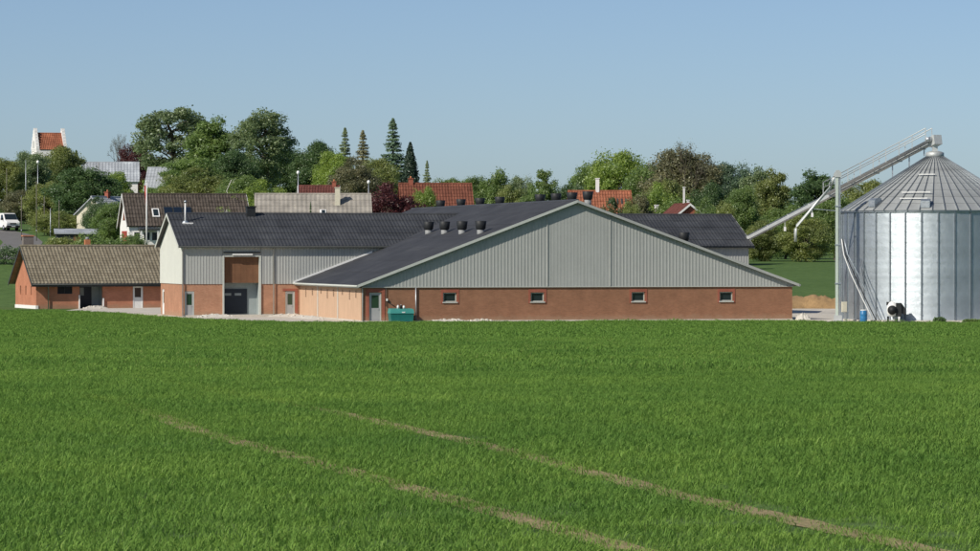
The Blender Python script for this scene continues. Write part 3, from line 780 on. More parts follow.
pc = MB(); block(FRONT(), 4., 6.6, -.05, 2.6, -1.6, -1.5, pc); block(FRONT(), 4., 4.19, -.05, 2.6, -1.5, -.31, pc); block(FRONT(), 6.46, 6.6, -.05, 2.6, -1.5, -.31, pc); block(FRONT(), 4., 6.6, 2.52, 2.6, -1.5, -.31, pc)
pc.build('porch_lining', M['plaster'], hs)
dk = block(FRONT(), 4.45, 5.7, .0, 2.2, -1.49, -1.42).build('door', M['door_dark'], hs)
block(FRONT(), 4.55, 4.95, 1.25, 2.0, -1.42, -1.40).build('pane', M['plaster'], dk)
block(FRONT(), 4.1, 4.22, -.02, 1.3, .0, .12).build('porch_post', M['lime'], hs); block(FRONT(), 6.42, 6.56, -.02, 1.0, .0, .14).build('porch_post', M['lime'], hs)
half_door(hs, FRONT(), 9.42, .05, .96, 2.13, dep=-.06, frame=M['white'], leaf=M['white'], glass=M['glass'], split=.48)
for sgn in (0, 1):
    y0 = -.65 if sgn == 0 else HD+.65; z0 = HE-hk*.65+.1
    o = sheet_roof(MB(), (-.55, y0, z0), (1, 0, 0), (0, HD/2-y0, HZ-z0), HLn+1., math.hypot(HD/2+.65, HZ-z0), .34, .028, 15, .03, .12).build('roof_slope', M['tile_brown'], hs)
    if sgn == 0:
        MB().tube([(-.55, HD/2, HZ+.02), (HLn+.45, HD/2, HZ+.02)], .15, 8).build('ridge_tiles', M['tile_brown'], o)
        MB().box(-.55, HLn+.45, y0-.02, y0+.03, z0-.28, z0-.06).build('fascia', M['fascia'], hs)
        MB().tube([(-.55, y0-.09, z0-.07), (HLn+.45, y0-.09, z0-.07)], .075, 8).build('gutter', M['fascia'], hs, True)
        MB().box(-.5, HLn+.4, y0+.04, -.01, z0-.2, z0-.17).build('soffit', M['fascia'], hs)
        mb = MB()
        for ya in (y0, HD+.65): mb.prism([(-.6, ya, z0-.25), (-.6, HD/2, HZ-.25), (-.6, HD/2, HZ+.03), (-.6, ya, z0+.03)], [(-.555, ya, z0-.25), (-.555, HD/2, HZ-.25), (-.555, HD/2, HZ+.03), (-.555, ya, z0+.03)])
        mb.build('bargeboard', M['fascia'], hs)
pipe(hs, [(1.15, -.12, .0), (1.15, -.12, 2.2), (1.15, -.66, 2.35)], .055, M['galv_dull'])
ch = MB().box(-.1, .9, HD/2+.5, HD/2+1.2, 5., 6.9).build('chimney', surf('chimney_grey', (.19, .165, .15), .9, .2), hs)
MB().box(-.16, .96, HD/2+.44, HD/2+1.26, 6.9, 7.02).build('chimney_cap', M['house_brick'], ch)
c2 = MB().box(5.9, 6.4, HD/2+.2, HD/2+.7, 5., 6.6).build('chimney', M['terracotta'], hs); lathe([(.2, 6.6), (.16, 6.85)], 12, (6.15, HD/2+.45, 0)).build('chimney_pot', M['vent_grey'], c2, True)
# ---------------------------------------------------------------- grain silo
SC = (35.1, 284.0); SR, SH = 7.3, 8.7; NS, NP = 36, 48
silo = root('grain_silo', (SC[0], SC[1], 0), 0, 'round galvanised grain silo with conical ribbed roof', 'silo')
lathe([(SR+.35, -.1), (SR+.35, .12), (SR+.05, .14)], 72).build('foundation', M['concrete'], silo)
half = math.pi/NS; cols = 6; pitch = .085; nz = int(SH/pitch)*5
zz = np.linspace(.1, SH, nz+1); off = .0065*np.sin(2*np.pi*zz/pitch)
aa = np.linspace(-half, half, cols+1)
rad = SR*(.7+.3*np.cos(half)/np.cos(aa))           # sheets sit a little flatter than the circle
V = np.stack([(rad[None, :]+off[:, None])*np.cos(aa), (rad[None, :]+off[:, None])*np.sin(aa), np.repeat(zz[:, None], cols+1, 1)], 2).reshape(-1, 3)
ii, jj = np.meshgrid(np.arange(cols), np.arange(nz)); b0 = (jj*(cols+1)+ii).ravel()
sh0 = np_mesh('wall_sheet', V, np.stack([b0, b0+1, b0+cols+2, b0+cols+1], 1), M['galv'], silo, True)
st = MB().box(SR-.01, SR+.085, -.05, .05, .1, SH-.02)
for z in np.arange(.6, SH, .8): st.box(SR+.085, SR+.10, -.065, .065, z-.05, z+.05)
st0 = st.build('stiffener', M['galv_shaded'], silo)
for k in range(NS):
    a = 2*math.pi*k/NS
    o, s = (sh0, st0) if k == 0 else (link(sh0.copy(), silo), link(st0.copy(), silo))
    o.rotation_euler = (0, 0, a); s.rotation_euler = (0, 0, a+half)
RT, RR = 12.95, .62
hp = math.pi/NP; e0, z0 = SR+.22, SH-.09
slope = Vector((RR-e0, 0, RT-z0)); nn = Vector((RT-z0, 0, e0-RR)).normalized()
mb = MB(); ks = 8
for i in range(ks):
    t0, t1 = i/ks, (i+1)/ks
    for sg0, sg1 in ((-1, 1),):
        q = []
        for t, sg in ((t0, sg0), (t0, sg1), (t1, sg1), (t1, sg0)):
            r = e0+(RR-e0)*t; z = z0+(RT-z0)*t + (.012 if t == t0 else 0)
            q.append((r*math.cos(hp), sg*r*math.sin(hp), z))
        mb.quad(*q)
p, q = Vector((e0*math.cos(hp), e0*math.sin(hp), z0)), Vector((RR*math.cos(hp), RR*math.sin(hp), RT))
rb = MB(); rb.prism([p+Vector(d) for d in ((0, -.035, -.02), (0, .035, -.02), (.02, .035, .09), (.02, -.035, .09))], [q+Vector(d) for d in ((0, -.012, -.02), (0, .012, -.02), (.02, .012, .06), (.02, -.012, .06))])
rp0 = mb.build('roof_panel', M['galv_roof'], silo); rb0 = rb.build('roof_rib', M['galv_shaded'], silo)
for k in range(NP):
    o = rp0 if k == 0 else link(rp0.copy(), silo)
    o2 = rb0 if k == 0 else link(rb0.copy(), silo)
    o.rotation_euler = o2.rotation_euler = (0, 0, 2*math.pi*(k+.37)/NP)
lathe([(SR+.02, SH-.2), (SR+.12, SH-.2), (SR+.12, SH-.06), (SR-.3, SH-.0)], 72).build('eave_ring', M['galv_dull'], silo)
lathe([(.66, RT-.1), (.72, RT), (.72, RT+.28), (.55, RT+.36), (.3, RT+.42)], 28).build('roof_cap', M['galv_roof'], silo, True)
def cone_pt(az, t, lift=0.):
    r = e0+(RR-e0)*t; return Vector((r*math.cos(az), r*math.sin(az), z0+(RT-z0)*t+lift))
for az, t in ((math.atan2(-4.2, -5.0), .11), (math.atan2(-6.6, -1.5), .09)):
    c = cone_pt(az, t); er = Vector((math.cos(az), math.sin(az), 0)); et = Vector((-er.y, er.x, 0)); up = Vector((0, 0, 1))
    prof = [(-.35, .25), (.38, -.18), (.38, .34), (.1, .50), (-.35, .50)]
    pa = [c+er*a+up*b-et*.34 for a, b in prof]; pb = [c+er*a+up*b+et*.34 for a, b in prof]
    o = MB().prism(pa, pb).build('roof_vent_box', M['galv'], silo)
    MB().prism([c+er*.385+up*b+et*a for a, b in ((-.28, -.1), (.28, -.1), (.28, .28), (-.28, .28))], [c+er*.395+up*b+et*a for a, b in ((-.28, -.1), (.28, -.1), (.28, .28), (-.28, .28))]).build('grille', M['galv_dull'], o)
for az, t, w in ((R(-112), .18, 1.1), (R(-112), .29, 1.15), (R(-108), .62, .65)):
    a, b = cone_pt(az, t, .17), cone_pt(az, t, .17); et = Vector((-math.sin(az), math.cos(az), 0))
    MB().bar(a-et*w, a+et*w, .10, .06).build('roof_step', M['white'], silo)
    
# conveyor from the wing up to the silo top
cv = root('grain_conveyor', (21.8, 314.5, 6.19), 0, 'long inclined grey conveyor tube with handrails rising to the silo top', 'conveyor')
CP = Vector((0, 0, 0)); CQ = Vector((13.3, -30.5, 7.97))
cdir = (CQ-CP).normalized(); side = cdir.cross(Vector((0, 0, 1))).normalized(); cup = side.cross(cdir)
if cup.z < 0: cup = -cup
MB().bar(CP-cdir*1.2, CQ, .34, .28).build('trough', M['steel'], cv)
MB().bar(CP-cdir*1.2+cup*.21, CQ+cup*.165, .40, .04).build('cover', M['galv'], cv)
ln = (CQ-CP).length
for i in range(9):
    c = CP+cdir*(ln*(i+.5)/9.); MB().bar(c-cdir*.06, c+cdir*.06, .44, .38).build('joint_flange', M['steel'], cv)
ws = .50*ln
MB().bar(CP+cdir*ws+side*.55, CQ+side*.55, .6, .04).build('walkway', M['galv_dull'], cv)
for sd, hh in ((.85, 1.0), (.85, .55), (.27, 1.0)):
    MB().tube([CP+cdir*ws+side*sd+Vector((0, 0, hh)), CQ+side*sd+Vector((0, 0, hh))], .035, 6).build('handrail', M['steel'], cv, True)
for i in range(9):
    s = ws+(ln-ws)*i/8.
    for sd in ((.85, .27) if i % 2 == 0 else (.85,)):
        c = CP+cdir*s+side*sd; MB().box(c.x-.03, c.x+.03, c.y-.03, c.y+.03, c.z-.05, c.z+1.02).build('rail_post', M['steel'], cv)
for s, dz in ((.80, 2.2), (.88, 1.35), (.95, .75)):
    c = CP+cdir*ln*s; MB().box(c.x-.045, c.x+.045, c.y-.045, c.y+.045, c.z-dz, c.z-.1).build('support_strut', M['galv_dull'], cv)
hd = MB().bar(CQ-cdir*.5, CQ+cdir*.5, .7, .75).build('drive_head', M['steel'], cv)
MB().tube([CQ+side*.3+cdir*.1+cup*.1, CQ+side*.85+cdir*.1+cup*.1], .18, 10).build('motor', M['galv_dull'], hd, True)
MB().box(CQ.x-.2, CQ.x+.2, CQ.y-.2, CQ.y+.2, CQ.z-1.1, CQ.z-.2).build('drop_chute', M['steel'], cv)
for s in (.25, .395):
    c = CP+cdir*ln*s-cup*.2; l = MB().tube([c, c+Vector((0, 0, -.5))], .03, 6).build('hanger', M['steel'], cv); MB().box(c.x-.09, c.x+.09, c.y-.12, c.y+.12, c.z-.8, c.z-.45).build('lamp_head', M['white'], l)

# bucket elevator leg with its spout
el = root('elevator_leg', (27.0, 279.0, 0), 0, 'tall pale green elevator leg with bent spout hanging beside the silo', 'elevator')
for z0_, z1_ in ((0, 2.95), (2.98, 5.95), (5.98, 8.95), (8.98, 11.3)):
    MB().box(-.21, -.01, -.14, .14, z0_, z1_).build('trunk', M['pale_green'], el); 
MB().box(.03, .17, -.12, .12, 0, 11.2).build('return_trunk', M['galv_dull'], el)
for z in (2.96, 5.96, 8.96): MB().box(-.25, .20, -.18, .18, z-.05, z+.05).build('flange', M['galv_dull'], el)
MB().prism([(-.32, -.2, 11.2), (.22, -.2, 11.2), (.22, -.2, 11.55), (.05, -.2, 11.75), (-.15, -.2, 11.75), (-.32, -.2, 11.5)], [(-.32, .2, 11.2), (.22, .2, 11.2), (.22, .2, 11.55), (.05, .2, 11.75), (-.15, .2, 11.75), (-.32, .2, 11.5)]).build('head', M['steel'], el)
MB().box(-.35, .28, -.28, .28, -.05, .5).build('boot', M['steel'], el)
MB().tube([(-.28, 0, 11.4), (-.42, 0, 11.15), (-.42, 0, 10.75), (-.62, 0, 10.4), (-3.2, 0, 7.45), (-3.32, 0, 7.2), (-3.32, 0, 6.2)], .11, 10).build('spout', M['steel'], el, True)
MB().bar((-.21, 0, 8.6), (-2., 0, 8.75), .05, .05).build('spout_brace', M['galv_dull'], el)
for i, (w, m, r) in enumerate(((0, 'white', .04), (.22, 'rubber', .035), (.5, 'galv', .04))):
    p = [(.25+w*.3, -.1-w, 6.4), (.38+w*.5, -.5-w, 5.2), (.9+w, -.9-w*.8, 3.7), (1.7+w, -1.3-w*.6, 1.9), (2.55+w, -1.6-w*.5, .1)]
    q = []
    for a, b in zip(p[:-1], p[1:]): q += [Vector(a).lerp(Vector(b), t) for t in (0, .5)]
    q.append(Vector(p[-1])); MB().tube(q, r, 8).build('hose', M[m], el, True)
cb = root('control_cabinet', (27.42, 278.5, 0), R(10), 'small cream control cabinet on a stand beside the elevator leg', 'cabinet')
MB().box(-.2, .2, -.12, .12, .75, 1.55).build('case', M['cream'], cb); MB().box(-.17, .17, -.14, -.122, .8, 1.5).build('door', M['cream'], cb)
for x in (-.15, .15): MB().box(x-.03, x+.03, -.05, .05, 0, .75).build('leg', M['galv_dull'], cb)

br = root('barrel', (28.85, 277.9, 0), 0, 'blue plastic barrel with white lid beside the silo hoses', 'barrel')
lathe([(.26, 0), (.285, .06), (.285, .26), (.30, .29), (.285, .32), (.285, .55), (.30, .58), (.285, .61), (.27, .84), (.24, .88)], 20).build('body', M['blue'], br, True)
lathe([(.25, .88), (.25, .93), (.2, .945)], 20).build('lid', M['white'], br, True)

fan = root('silo_fan', (31.0, 276.35, 0), R(-8), 'white and dark aeration fan feeding the silo foot', 'fan')
sp = [(.62*(1+.12*math.cos(t))*math.cos(t), .62*(1+.12*math.sin(t))*math.sin(t)) for t in np.linspace(0, 2*math.pi, 24, endpoint=False)]
MB().prism([(-.12+x*.72, -.30, .95+z*.95) for x, z in sp], [(-.12+x*.72, .12, .95+z*.95) for x, z in sp]).build('housing', M['white'], fan, True)
MB().box(.18, .62, -.32, .2, .45, 1.5).build('motor_box', M['plastic_black'], fan); MB().box(-.55, -.36, -.2, .1, 1.3, 1.58).build('terminal_box', M['plastic_black'], fan)
MB().prism([(-.1, .13, .3), (.5, .13, .3), (.5, .13, 1.1), (-.1, .13, 1.1)], [(-.1, 1.35, .2), (.5, 1.35, .2), (.5, 1.35, .9), (-.1, 1.35, .9)]).build('outlet_duct', M['galv'], fan)
MB().tube([(-.1, -.31, .95), (-.1, -.45, .95)], [.3, .36], 18).build('inlet', M['plastic_black'], fan, True)
MB().prism([(.62, -.2, .7), (.9, -.2, .55), (.9, -.2, 1.05), (.62, -.2, 1.45)], [(.62, .15, .7), (.9, .15, .55), (.9, .15, 1.05), (.62, .15, 1.45)]).build('cover', M['plastic_black'], fan)
for x in (-.5, .35): MB().box(x, x+.14, -.3, .25, 0, .48).build('leg', M['plastic_black'] if x < 0 else M['white'], fan)
MB().box(-.6, .75, -.38, .3, 0, .1).build('base_plate', M['plastic_black'], fan)

# ---------------------------------------------------------------- things in the yard
tp = A+G*2.86-S*.85
tb = root('feed_box', (tp[0], tp[1], 0), TH, 'teal lidded storage box against the barn brick wall', 'box')
MB().prism([(-.86, -.45, .06), (.86, -.45, .06), (.86, .45, .06), (-.86, .45, .06)], [(-.92, -.5, .66), (.92, -.5, .66), (.92, .5, .66), (-.92, .5, .66)]).build('body', M['teal'], tb)
MB().prism([(-.95, -.54, .67), (.95, -.54, .67), (.95, .54, .67), (-.95, .54, .67)], [(-.9, -.44, 1.0), (.9, -.44, 1.0), (.88, .5, 1.06), (-.88, .5, 1.06)]).build('lid', M['teal_lid'], tb)
MB().box(-.02, .22, -.545, -.515, .72, .8).build('latch', M['white'], tb)
for x in (-.7, .5): MB().box(x, x+.18, -.42, .42, 0, .06).build('foot', M['rubber'], tb)
for dx, m, hh, lab in ((-.22, 'white', .24, 'white tin standing on the teal storage box'), (.02, 'rubber', .26, 'black tin standing on the teal storage box'), (.24, 'lamp', .22, 'pale bottle standing on the teal storage box')):
    p = tp+G*dx+S*.02
    cn = root('tin', (p[0], p[1], 1.035), 0, lab, 'tin' if m != 'lamp' else 'bottle')
    lathe([(.09, 0), (.09, hh*.85), (.05, hh)], 14).build('body', M[m], cn, True)
    lathe([(.045, hh), (.045, hh+.05)], 10).build('cap', M['galv_dull'], cn, True)

def rubble(name, cx, cy, ln, wd, ht, label, cat, mat, n=14, rz=TH):
    """a heap: low mound with separate stones half sunk in it"""
    r = np.random.default_rng(int(abs(cx*37+cy*11)))
    o = root(name, (cx, cy, gz(cx, cy)), rz, label, cat)
    nu, nv = 24, 8; V = []
    for i in range(nu+1):
        for j in range(nv+1):
            u, v = i/nu*2-1, j/nv*2-1
            h = ht*max(0, 1-abs(u)**2.5)*max(0, 1-abs(v)**1.8)*(.75+.5*r.random())
            V.append((u*ln/2, v*wd/2, h))
    Q = [(i*(nv+1)+j, (i+1)*(nv+1)+j, (i+1)*(nv+1)+j+1, i*(nv+1)+j+1) for i in range(nu) for j in range(nv)]
    np_mesh('mound', V, Q, mat, o)
    for k in range(n):
        u, v = r.uniform(-.9, .9), r.uniform(-.9, .5); s = r.uniform(.06, .16); mb = MB()
        pts = [Vector(d).normalized()*s*r.uniform(.7, 1.15) for d in ((1,0,0),(.5,.9,0),(-.5,.9,0),(-1,0,0),(-.5,-.9,0),(.5,-.9,0))]
        z = ht*max(0, 1-abs(u)**2.5)*max(0, 1-abs(v)**1.8)*.9
        c = Vector((u*ln/2, v*wd/2, z)); mb.prism([c+p-Vector((0,0,s*.3)) for p in pts], [c+p*.7+Vector((0,0,s*.55)) for p in pts]); mb.build('stone', M['stone'], o)
    return o
def heap(u, v, *a, base=A, **k):
    p = base+G*u+S*v; return rubble('rubble_heap', p[0], p[1], *a, **k)
heap(-1.15, 15.2, 14., 1.8, .22, 'pale sand and rubble heap along the sandy side wall', 'heap', M['stone'], rz=TH+R(90), n=20)
heap(6.6, -.9, 4.2, 1.4, .2, 'pale rubble heap below the first barn window', 'heap', M['stone'])
heap(9.3, -.8, 2.4, 1.2, .2, 'grey rubble heap beside the first barn window', 'heap', M['concrete'])
heap(2.4, -2.4, 3.4, 1.6, .26, 'pale rubble heap in front of the tall doorway', 'heap', M['stone'], base=W0)
heap(8.6, -1.7, 3.6, 1.5, .24, 'pale gravel heap below the wing door', 'heap', M['stone'], base=W0)
heap(35.6, -.6, 1.2, .9, .5, 'small pile of pale blocks at the barn corner', 'heap', M['stone'], n=9)
p = H0+HG*5.6-HS*.75
rubble('rubble_heap', p[0], p[1], 2.6, .9, .28, 'grey rubble in front of the dark porch', 'heap', M['concrete'], rz=HR)
# ---------------------------------------------------------------- village houses
def house(name, label, x, y, rz, L, D, wh, rise, wall, roof, z=None, oh=.3, verge=None, rows=8, roof_name='roof_slope', pitch=.34, amp=.03, cat='house'):
    o = root(name, (x, y, gz(x, y)-.1 if z is None else z), rz, label, cat)
    mb = MB(); mb.prism([(0, 0, -2), (0, D, -2), (0, D, wh), (0, D/2, wh+rise), (0, 0, wh)], [(L, 0, -2), (L, D, -2), (L, D, wh), (L, D/2, wh+rise), (L, 0, wh)])
    mb.build('wall', wall, o)
    k = rise/(D/2)
    for sg in (0, 1):
        y0 = -oh if sg == 0 else D+oh; z0 = wh-k*oh+.14
        s = sheet_roof(MB(), (-oh, y0, z0), (1, 0, 0), (0, D/2-y0, wh+rise+.14-z0), L+2*oh, math.hypot(D/2+oh, wh+rise+.14-z0), pitch, amp, rows, .04, .1).build(roof_name, roof, o)
        if sg == 0: MB().tube([(-oh, D/2, wh+rise+.15), (L+oh, D/2, wh+rise+.15)], .13, 8).build('ridge_tiles', roof, s)
    if verge:
        for x0 in (-oh-.05, L+oh+.005):
            mb = MB()
            for ya in (-oh, D+oh):
                za = wh-k*oh+.14; zb = wh+rise+.14
                mb.prism([(x0, ya, za-.22), (x0, D/2, zb-.22), (x0, D/2, zb+.06), (x0, ya, za+.06)], [(x0+.045, ya, za-.22), (x0+.045, D/2, zb-.22), (x0+.045, D/2, zb+.06), (x0+.045, ya, za+.06)])
            mb.build('verge_board', verge, o)
    return o

def chimney(o, x, y, z0, z1, w, mat, pot=True, cap=None):
    c = MB().box(x-w/2, x+w/2, y-w/2, y+w/2, z0, z1).build('chimney', mat, o)
    MB().box(x-w/2-.06, x+w/2+.06, y-w/2-.06, y+w/2+.06, z1, z1+.09).build('chimney_cap', cap or mat, c)
    if pot: lathe([(w*.22, z1+.09), (w*.18, z1+.34)], 10, (x, y, 0)).build('chimney_pot', M['terracotta'], c, True)
    return c

b = house('village_house', 'brown roofed house with white and red gable and solar panels', -40.1, 400, R(14), 13.5, 7.2, 2.35, 3.35, M['lime'], M['tile_dark'], z=6.05, verge=M['white'])
MB().prism([(-.03, 1.6, .0), (-.03, 5.6, .0), (-.03, 5.6, 1.7), (-.03, 1.6, 1.7)], [(-.005, 1.6, .0), (-.005, 5.6, .0), (-.005, 5.6, 1.7), (-.005, 1.6, 1.7)]).build('gable_boards', M['red_flag'], b)
MB().prism([(-.03, 2.4, 2.9), (-.03, 4.8, 2.9), (-.03, 3.6, 4.9)], [(-.005, 2.4, 2.9), (-.005, 4.8, 2.9), (-.005, 3.6, 4.9)]).build('gable_boards', M['tile_red'], b)
kb = 3.35/3.6
def on_slope(u, v, lift=0., wh=2.35, k=kb): return (u, v-k*lift/math.hypot(1, k), wh+.14+k*v+lift/math.hypot(1, k))
def slope_block(par, name, mat, u0, u1, v0, v1, l0, l1, **kw):
    f = lambda l: [on_slope(u0, v0, l, **kw), on_slope(u1, v0, l, **kw), on_slope(u1, v1, l, **kw), on_slope(u0, v1, l, **kw)]
    return MB().prism(f(l0), f(l1)).build(name, mat, par)
rw = slope_block(b, 'roof_window', M['white'], 2.75, 3.55, .75, 1.75, .03, .16); slope_block(rw, 'pane', M['glass'], 2.87, 3.43, .87, 1.63, .16, .18)
for i in range(3):
    sp_ = slope_block(b, 'solar_panel', M['fascia'], 4.1+i*1.06, 5.1+i*1.06, .75, 1.95, .08, .16); slope_block(sp_, 'panel_glass', M['panel'], 4.15+i*1.06, 5.05+i*1.06, .8, 1.9, .16, .175)
pr = MB().box(1.0, 3.2, -1.4, -.01, 1.75, 2.0).build('porch_roof', M['fascia'], b); MB().box(1.1, 1.25, -1.35, -1.2, -.3, 1.75).build('porch_post', M['white'], pr); MB().box(2.95, 3.1, -1.35, -1.2, -.3, 1.75).build('porch_post', M['white'], pr)
for u in (.5, 1.6, 2.5, 3.9, 5.4): window(b, FRONT(), u, .6, .75, 1.0, M['white'], M['glass'], dep=.0)

s = house('cottage', 'small cream cottage with grey roof behind the hedge', -45.8, 432, R(62), 6., 4.6, 2.3, 1.9, M['cream'], M['sheet_grey'], z=7.7)
chimney(s, 3.2, 2.3, 3.6, 4.9, .5, M['red_brick']); window(s, SIDE(), 1.5, .7, 1.4, 1.1, M['white'], M['glass'], dep=.0, bars=1)

s = house('long_barn', 'long barn with pale grey metal roof seen behind trees', -65.4, 580, R(6), 8.6, 7.6, 3.4, 3.0, M['lime'], M['sheet_grey'], z=13.4, pitch=.5, amp=.025)
MB().box(1., 2.8, -.06, -.005, -.2, 2.6).build('gate', M['hatch'], s)
s = house('metal_roofed_house', 'small red brick house with steep grey metal roof', -53.9, 562, R(-6), 4.3, 7.0, 3.0, 3.6, M['red_brick'], M['sheet_grey'], z=11.9, pitch=.5, amp=.025, oh=.25)
window(s, FRONT(), 1.5, 1.2, 1.1, 1.1, M['white'], M['glass'], dep=0.)

# church tower with crow-stepped gables
c = root('church', (-88.2, 700, 14.2), R(17), 'white church tower with stepped gables and red tiled roof', 'church')
TW, TD = 6.0, 6.0
MB().box(0.02, TW-.02, 0.02, TD-.02, -1, 11.2).build('tower', M['lime'], c)
k = 3.2/(TD/2)
for sg in (0, 1):
    y0 = -.1 if sg == 0 else TD+.1; z0 = 11.15
    r_ = sheet_roof(MB(), (.62, y0, z0), (1, 0, 0), (0, TD/2-y0, 14.4-z0), TW-1.24, math.hypot(TD/2+.1, 14.4-z0), .34, .035, 8, .04, .1).build('roof_slope', M['tile_orange'], c)
    if sg == 0: MB().tube([(.62, TD/2, 14.42), (TW-.62, TD/2, 14.42)], .14, 8).build('ridge_tiles', M['tile_orange'], r_)
for x0, x1 in ((-.02, .6), (TW-.6, TW+.02)):
    mb = MB(); n = 6
    for i in range(n):
        a = i*(TD/2-.4)/n; mb.box(x0, x1, a, TD-a, 11.2+i*.62+(.002 if i else -.0), 11.2+(i+1)*.62)
    mb.box(x0, x1, TD/2-.38, TD/2+.38, 11.2+n*.62, 15.4); g_ = mb.build('stepped_gable', M['lime'], c)
    sx = x0-.03 if x0 < 1 else x1+.0
    for yy in (2.1, 3.4): MB().box(sx, sx+.03, yy, yy+.5, 11.5, 12.9).build('blind_niche', M['cladding'], g_)
for u in (1.6, 3.6): window(c, FRONT(.02), u, 8.6, .7, 1.4, M['fascia'], M['glass'], dep=.0)
mb = MB(); mb.prism([(TW, -.6, -1), (TW, TD+.6, -1), (TW, TD+.6, 4.2), (TW, TD/2, 7.4), (TW, -.6, 4.2)], [(TW+14, -.6, -1), (TW+14, TD+.6, -1), (TW+14, TD+.6, 4.2), (TW+14, TD/2, 7.4), (TW+14, -.6, 4.2)]); nv = mb.build('nave', M['lime'], c)
for sg in (0, 1):
    y0 = -.9 if sg == 0 else TD+.9; sheet_roof(MB(), (TW, y0, 4.0), (1, 0, 0), (0, TD/2-y0, 3.55), 14.2, math.hypot(TD/2+.9, 3.55), .34, .035, 8, .04, .1).build('nave_roof', M['tile_red'], nv)

# houses behind the black roof
s = house('beige_roofed_building', 'long building under a plain beige grey sheet roof', -25.6, 396, R(4), 12.4, 9.4, 2.9, 3.2, M['lime'], M['sheet_beige'], z=5.6, rows=5, pitch=.5, amp=.02)
kk = 3.2/4.7
chimney(s, 8.9, 3.0, 4.6, 6.9, .55, M['cream'], pot=False)
sk = slope_block(s, 'roof_window', M['white'], 6.9, 7.6, 1.35, 2.0, .03, .14, wh=2.9, k=kk); slope_block(sk, 'pane', M['glass'], 7.1, 7.5, 1.45, 1.9, .14, .16, wh=2.9, k=kk)
s = house('maroon_roofed_house', 'low house with dark red tiled roof behind the beige roof', -23.4, 440, R(0), 4.6, 7., 3.2, 2.6, M['red_brick'], M['tile_maroon'], z=7.6, verge=M['trim'])
chimney(s, 4.2, 3.5, 5.2, 6.4, .5, M['red_brick'])
s = house('red_roofed_house', 'long house with red tiled roof behind the main roof vents', -10.4, 430, R(5), 8.3, 8., 3.2, 3.4, M['red_brick'], M['tile_red'], z=6.9, rows=9)
chimney(s, 1.2, 4., 6.0, 7.3, .55, M['red_brick'])
s = house('orange_roofed_house', 'house with bright orange tiled roof and white chimney', 10.0, 436, R(3), 7.2, 8., 3.0, 3.6, M['lime'], M['tile_orange'], z=6.1, rows=9)
chimney(s, 3.35, 4., 6.3, 8.25, .42, M['lime'], pot=False)
for i in range(5): slope_block(s, 'roof_window', M['fascia'], 4.6+i*.5, 4.8+i*.5, 2.2, 2.9, .03, .12, wh=3., k=3.6/4)
s = house('gabled_village_house', 'dark red house whose white edged gable faces the farm', 25.9, 428, R(100), 8., 4.4, 3.2, 1.8, M['red_brick'], M['tile_maroon'], z=6.0, verge=M['white'])
chimney(s, 3., 2.2, 5., 7.1, .2, M['lime'], pot=False); chimney(s, 6., 1.0, 4.4, 5.6, .26, M['lime'], pot=False)
s = house('shed_house', 'low dark tiled house beside the white edged gable', 20.4, 446, R(8), 5.2, 6., 2.6, 1.6, M['red_brick'], M['tile_maroon'], z=5.0)
chimney(s, .8, 3., 4.2, 6.2, .42, M['lime'], pot=False); chimney(s, 2.7, 3., 4.2, 5.6, .4, M['lime'], pot=False)
sh = root('low_shed', (-50.4, 418, gz(-50.4, 418)-.2), R(8), 'long low dark shed with pale roof edge behind the hedge', 'shed')
MB().box(0, 5.4, 0, 3, -.5, 1.25).build('wall', M['fascia'], sh); MB().prism([(-.2, -.3, 1.25), (5.6, -.3, 1.25), (5.6, 3.3, 1.75), (-.2, 3.3, 1.75)], [(-.2, -.3, 1.4), (5.6, -.3, 1.4), (5.6, 3.3, 1.9), (-.2, 3.3, 1.9)]).build('roof', M['sheet_grey'], sh)
MB().box(2., 2.9, -.03, -.005, -.3, 1.1).build('door', M['hatch'], sh)

# ---------------------------------------------------------------- van, poles, flag
vx, vy = -60.4, 449.5
van = root('van', (vx, vy, gz(vx, vy)+.02), R(-62), 'white panel van with dark windscreen on the village road', 'van')
prof = [(-2.4, .35), (2.05, .35), (2.42, .5), (2.46, .95), (2.3, 1.12), (1.75, 1.28), (1.05, 2.08), (.75, 2.16), (-2.25, 2.16), (-2.42, 1.95)]   # x forward
lo = [(x, -.92 if z < 1.3 else -.92+.10*(z-1.3)/.9, z) for x, z in prof]; hi = [(x, -yy, z) for x, yy, z in lo]
body = MB().prism(lo, hi).build('body', M['white'], van)
bv = body.modifiers.new('bevel', 'BEVEL'); bv.width = .09; bv.segments = 3; bv.limit_method = 'ANGLE'
wa, wb = (1.68, 1.36), (1.09, 2.02); nx_, nz_ = .76, .65
MB().prism([(wa[0]+.01, -.78, wa[1]+.0), (wa[0]+.01, .78, wa[1]), (wb[0]+.01, .72, wb[1]), (wb[0]+.01, -.72, wb[1])], [(wa[0]+.05, -.78, wa[1]+.035), (wa[0]+.05, .78, wa[1]+.035), (wb[0]+.05, .72, wb[1]+.035), (wb[0]+.05, -.72, wb[1]+.035)]).build('windscreen', M['glass'], van)
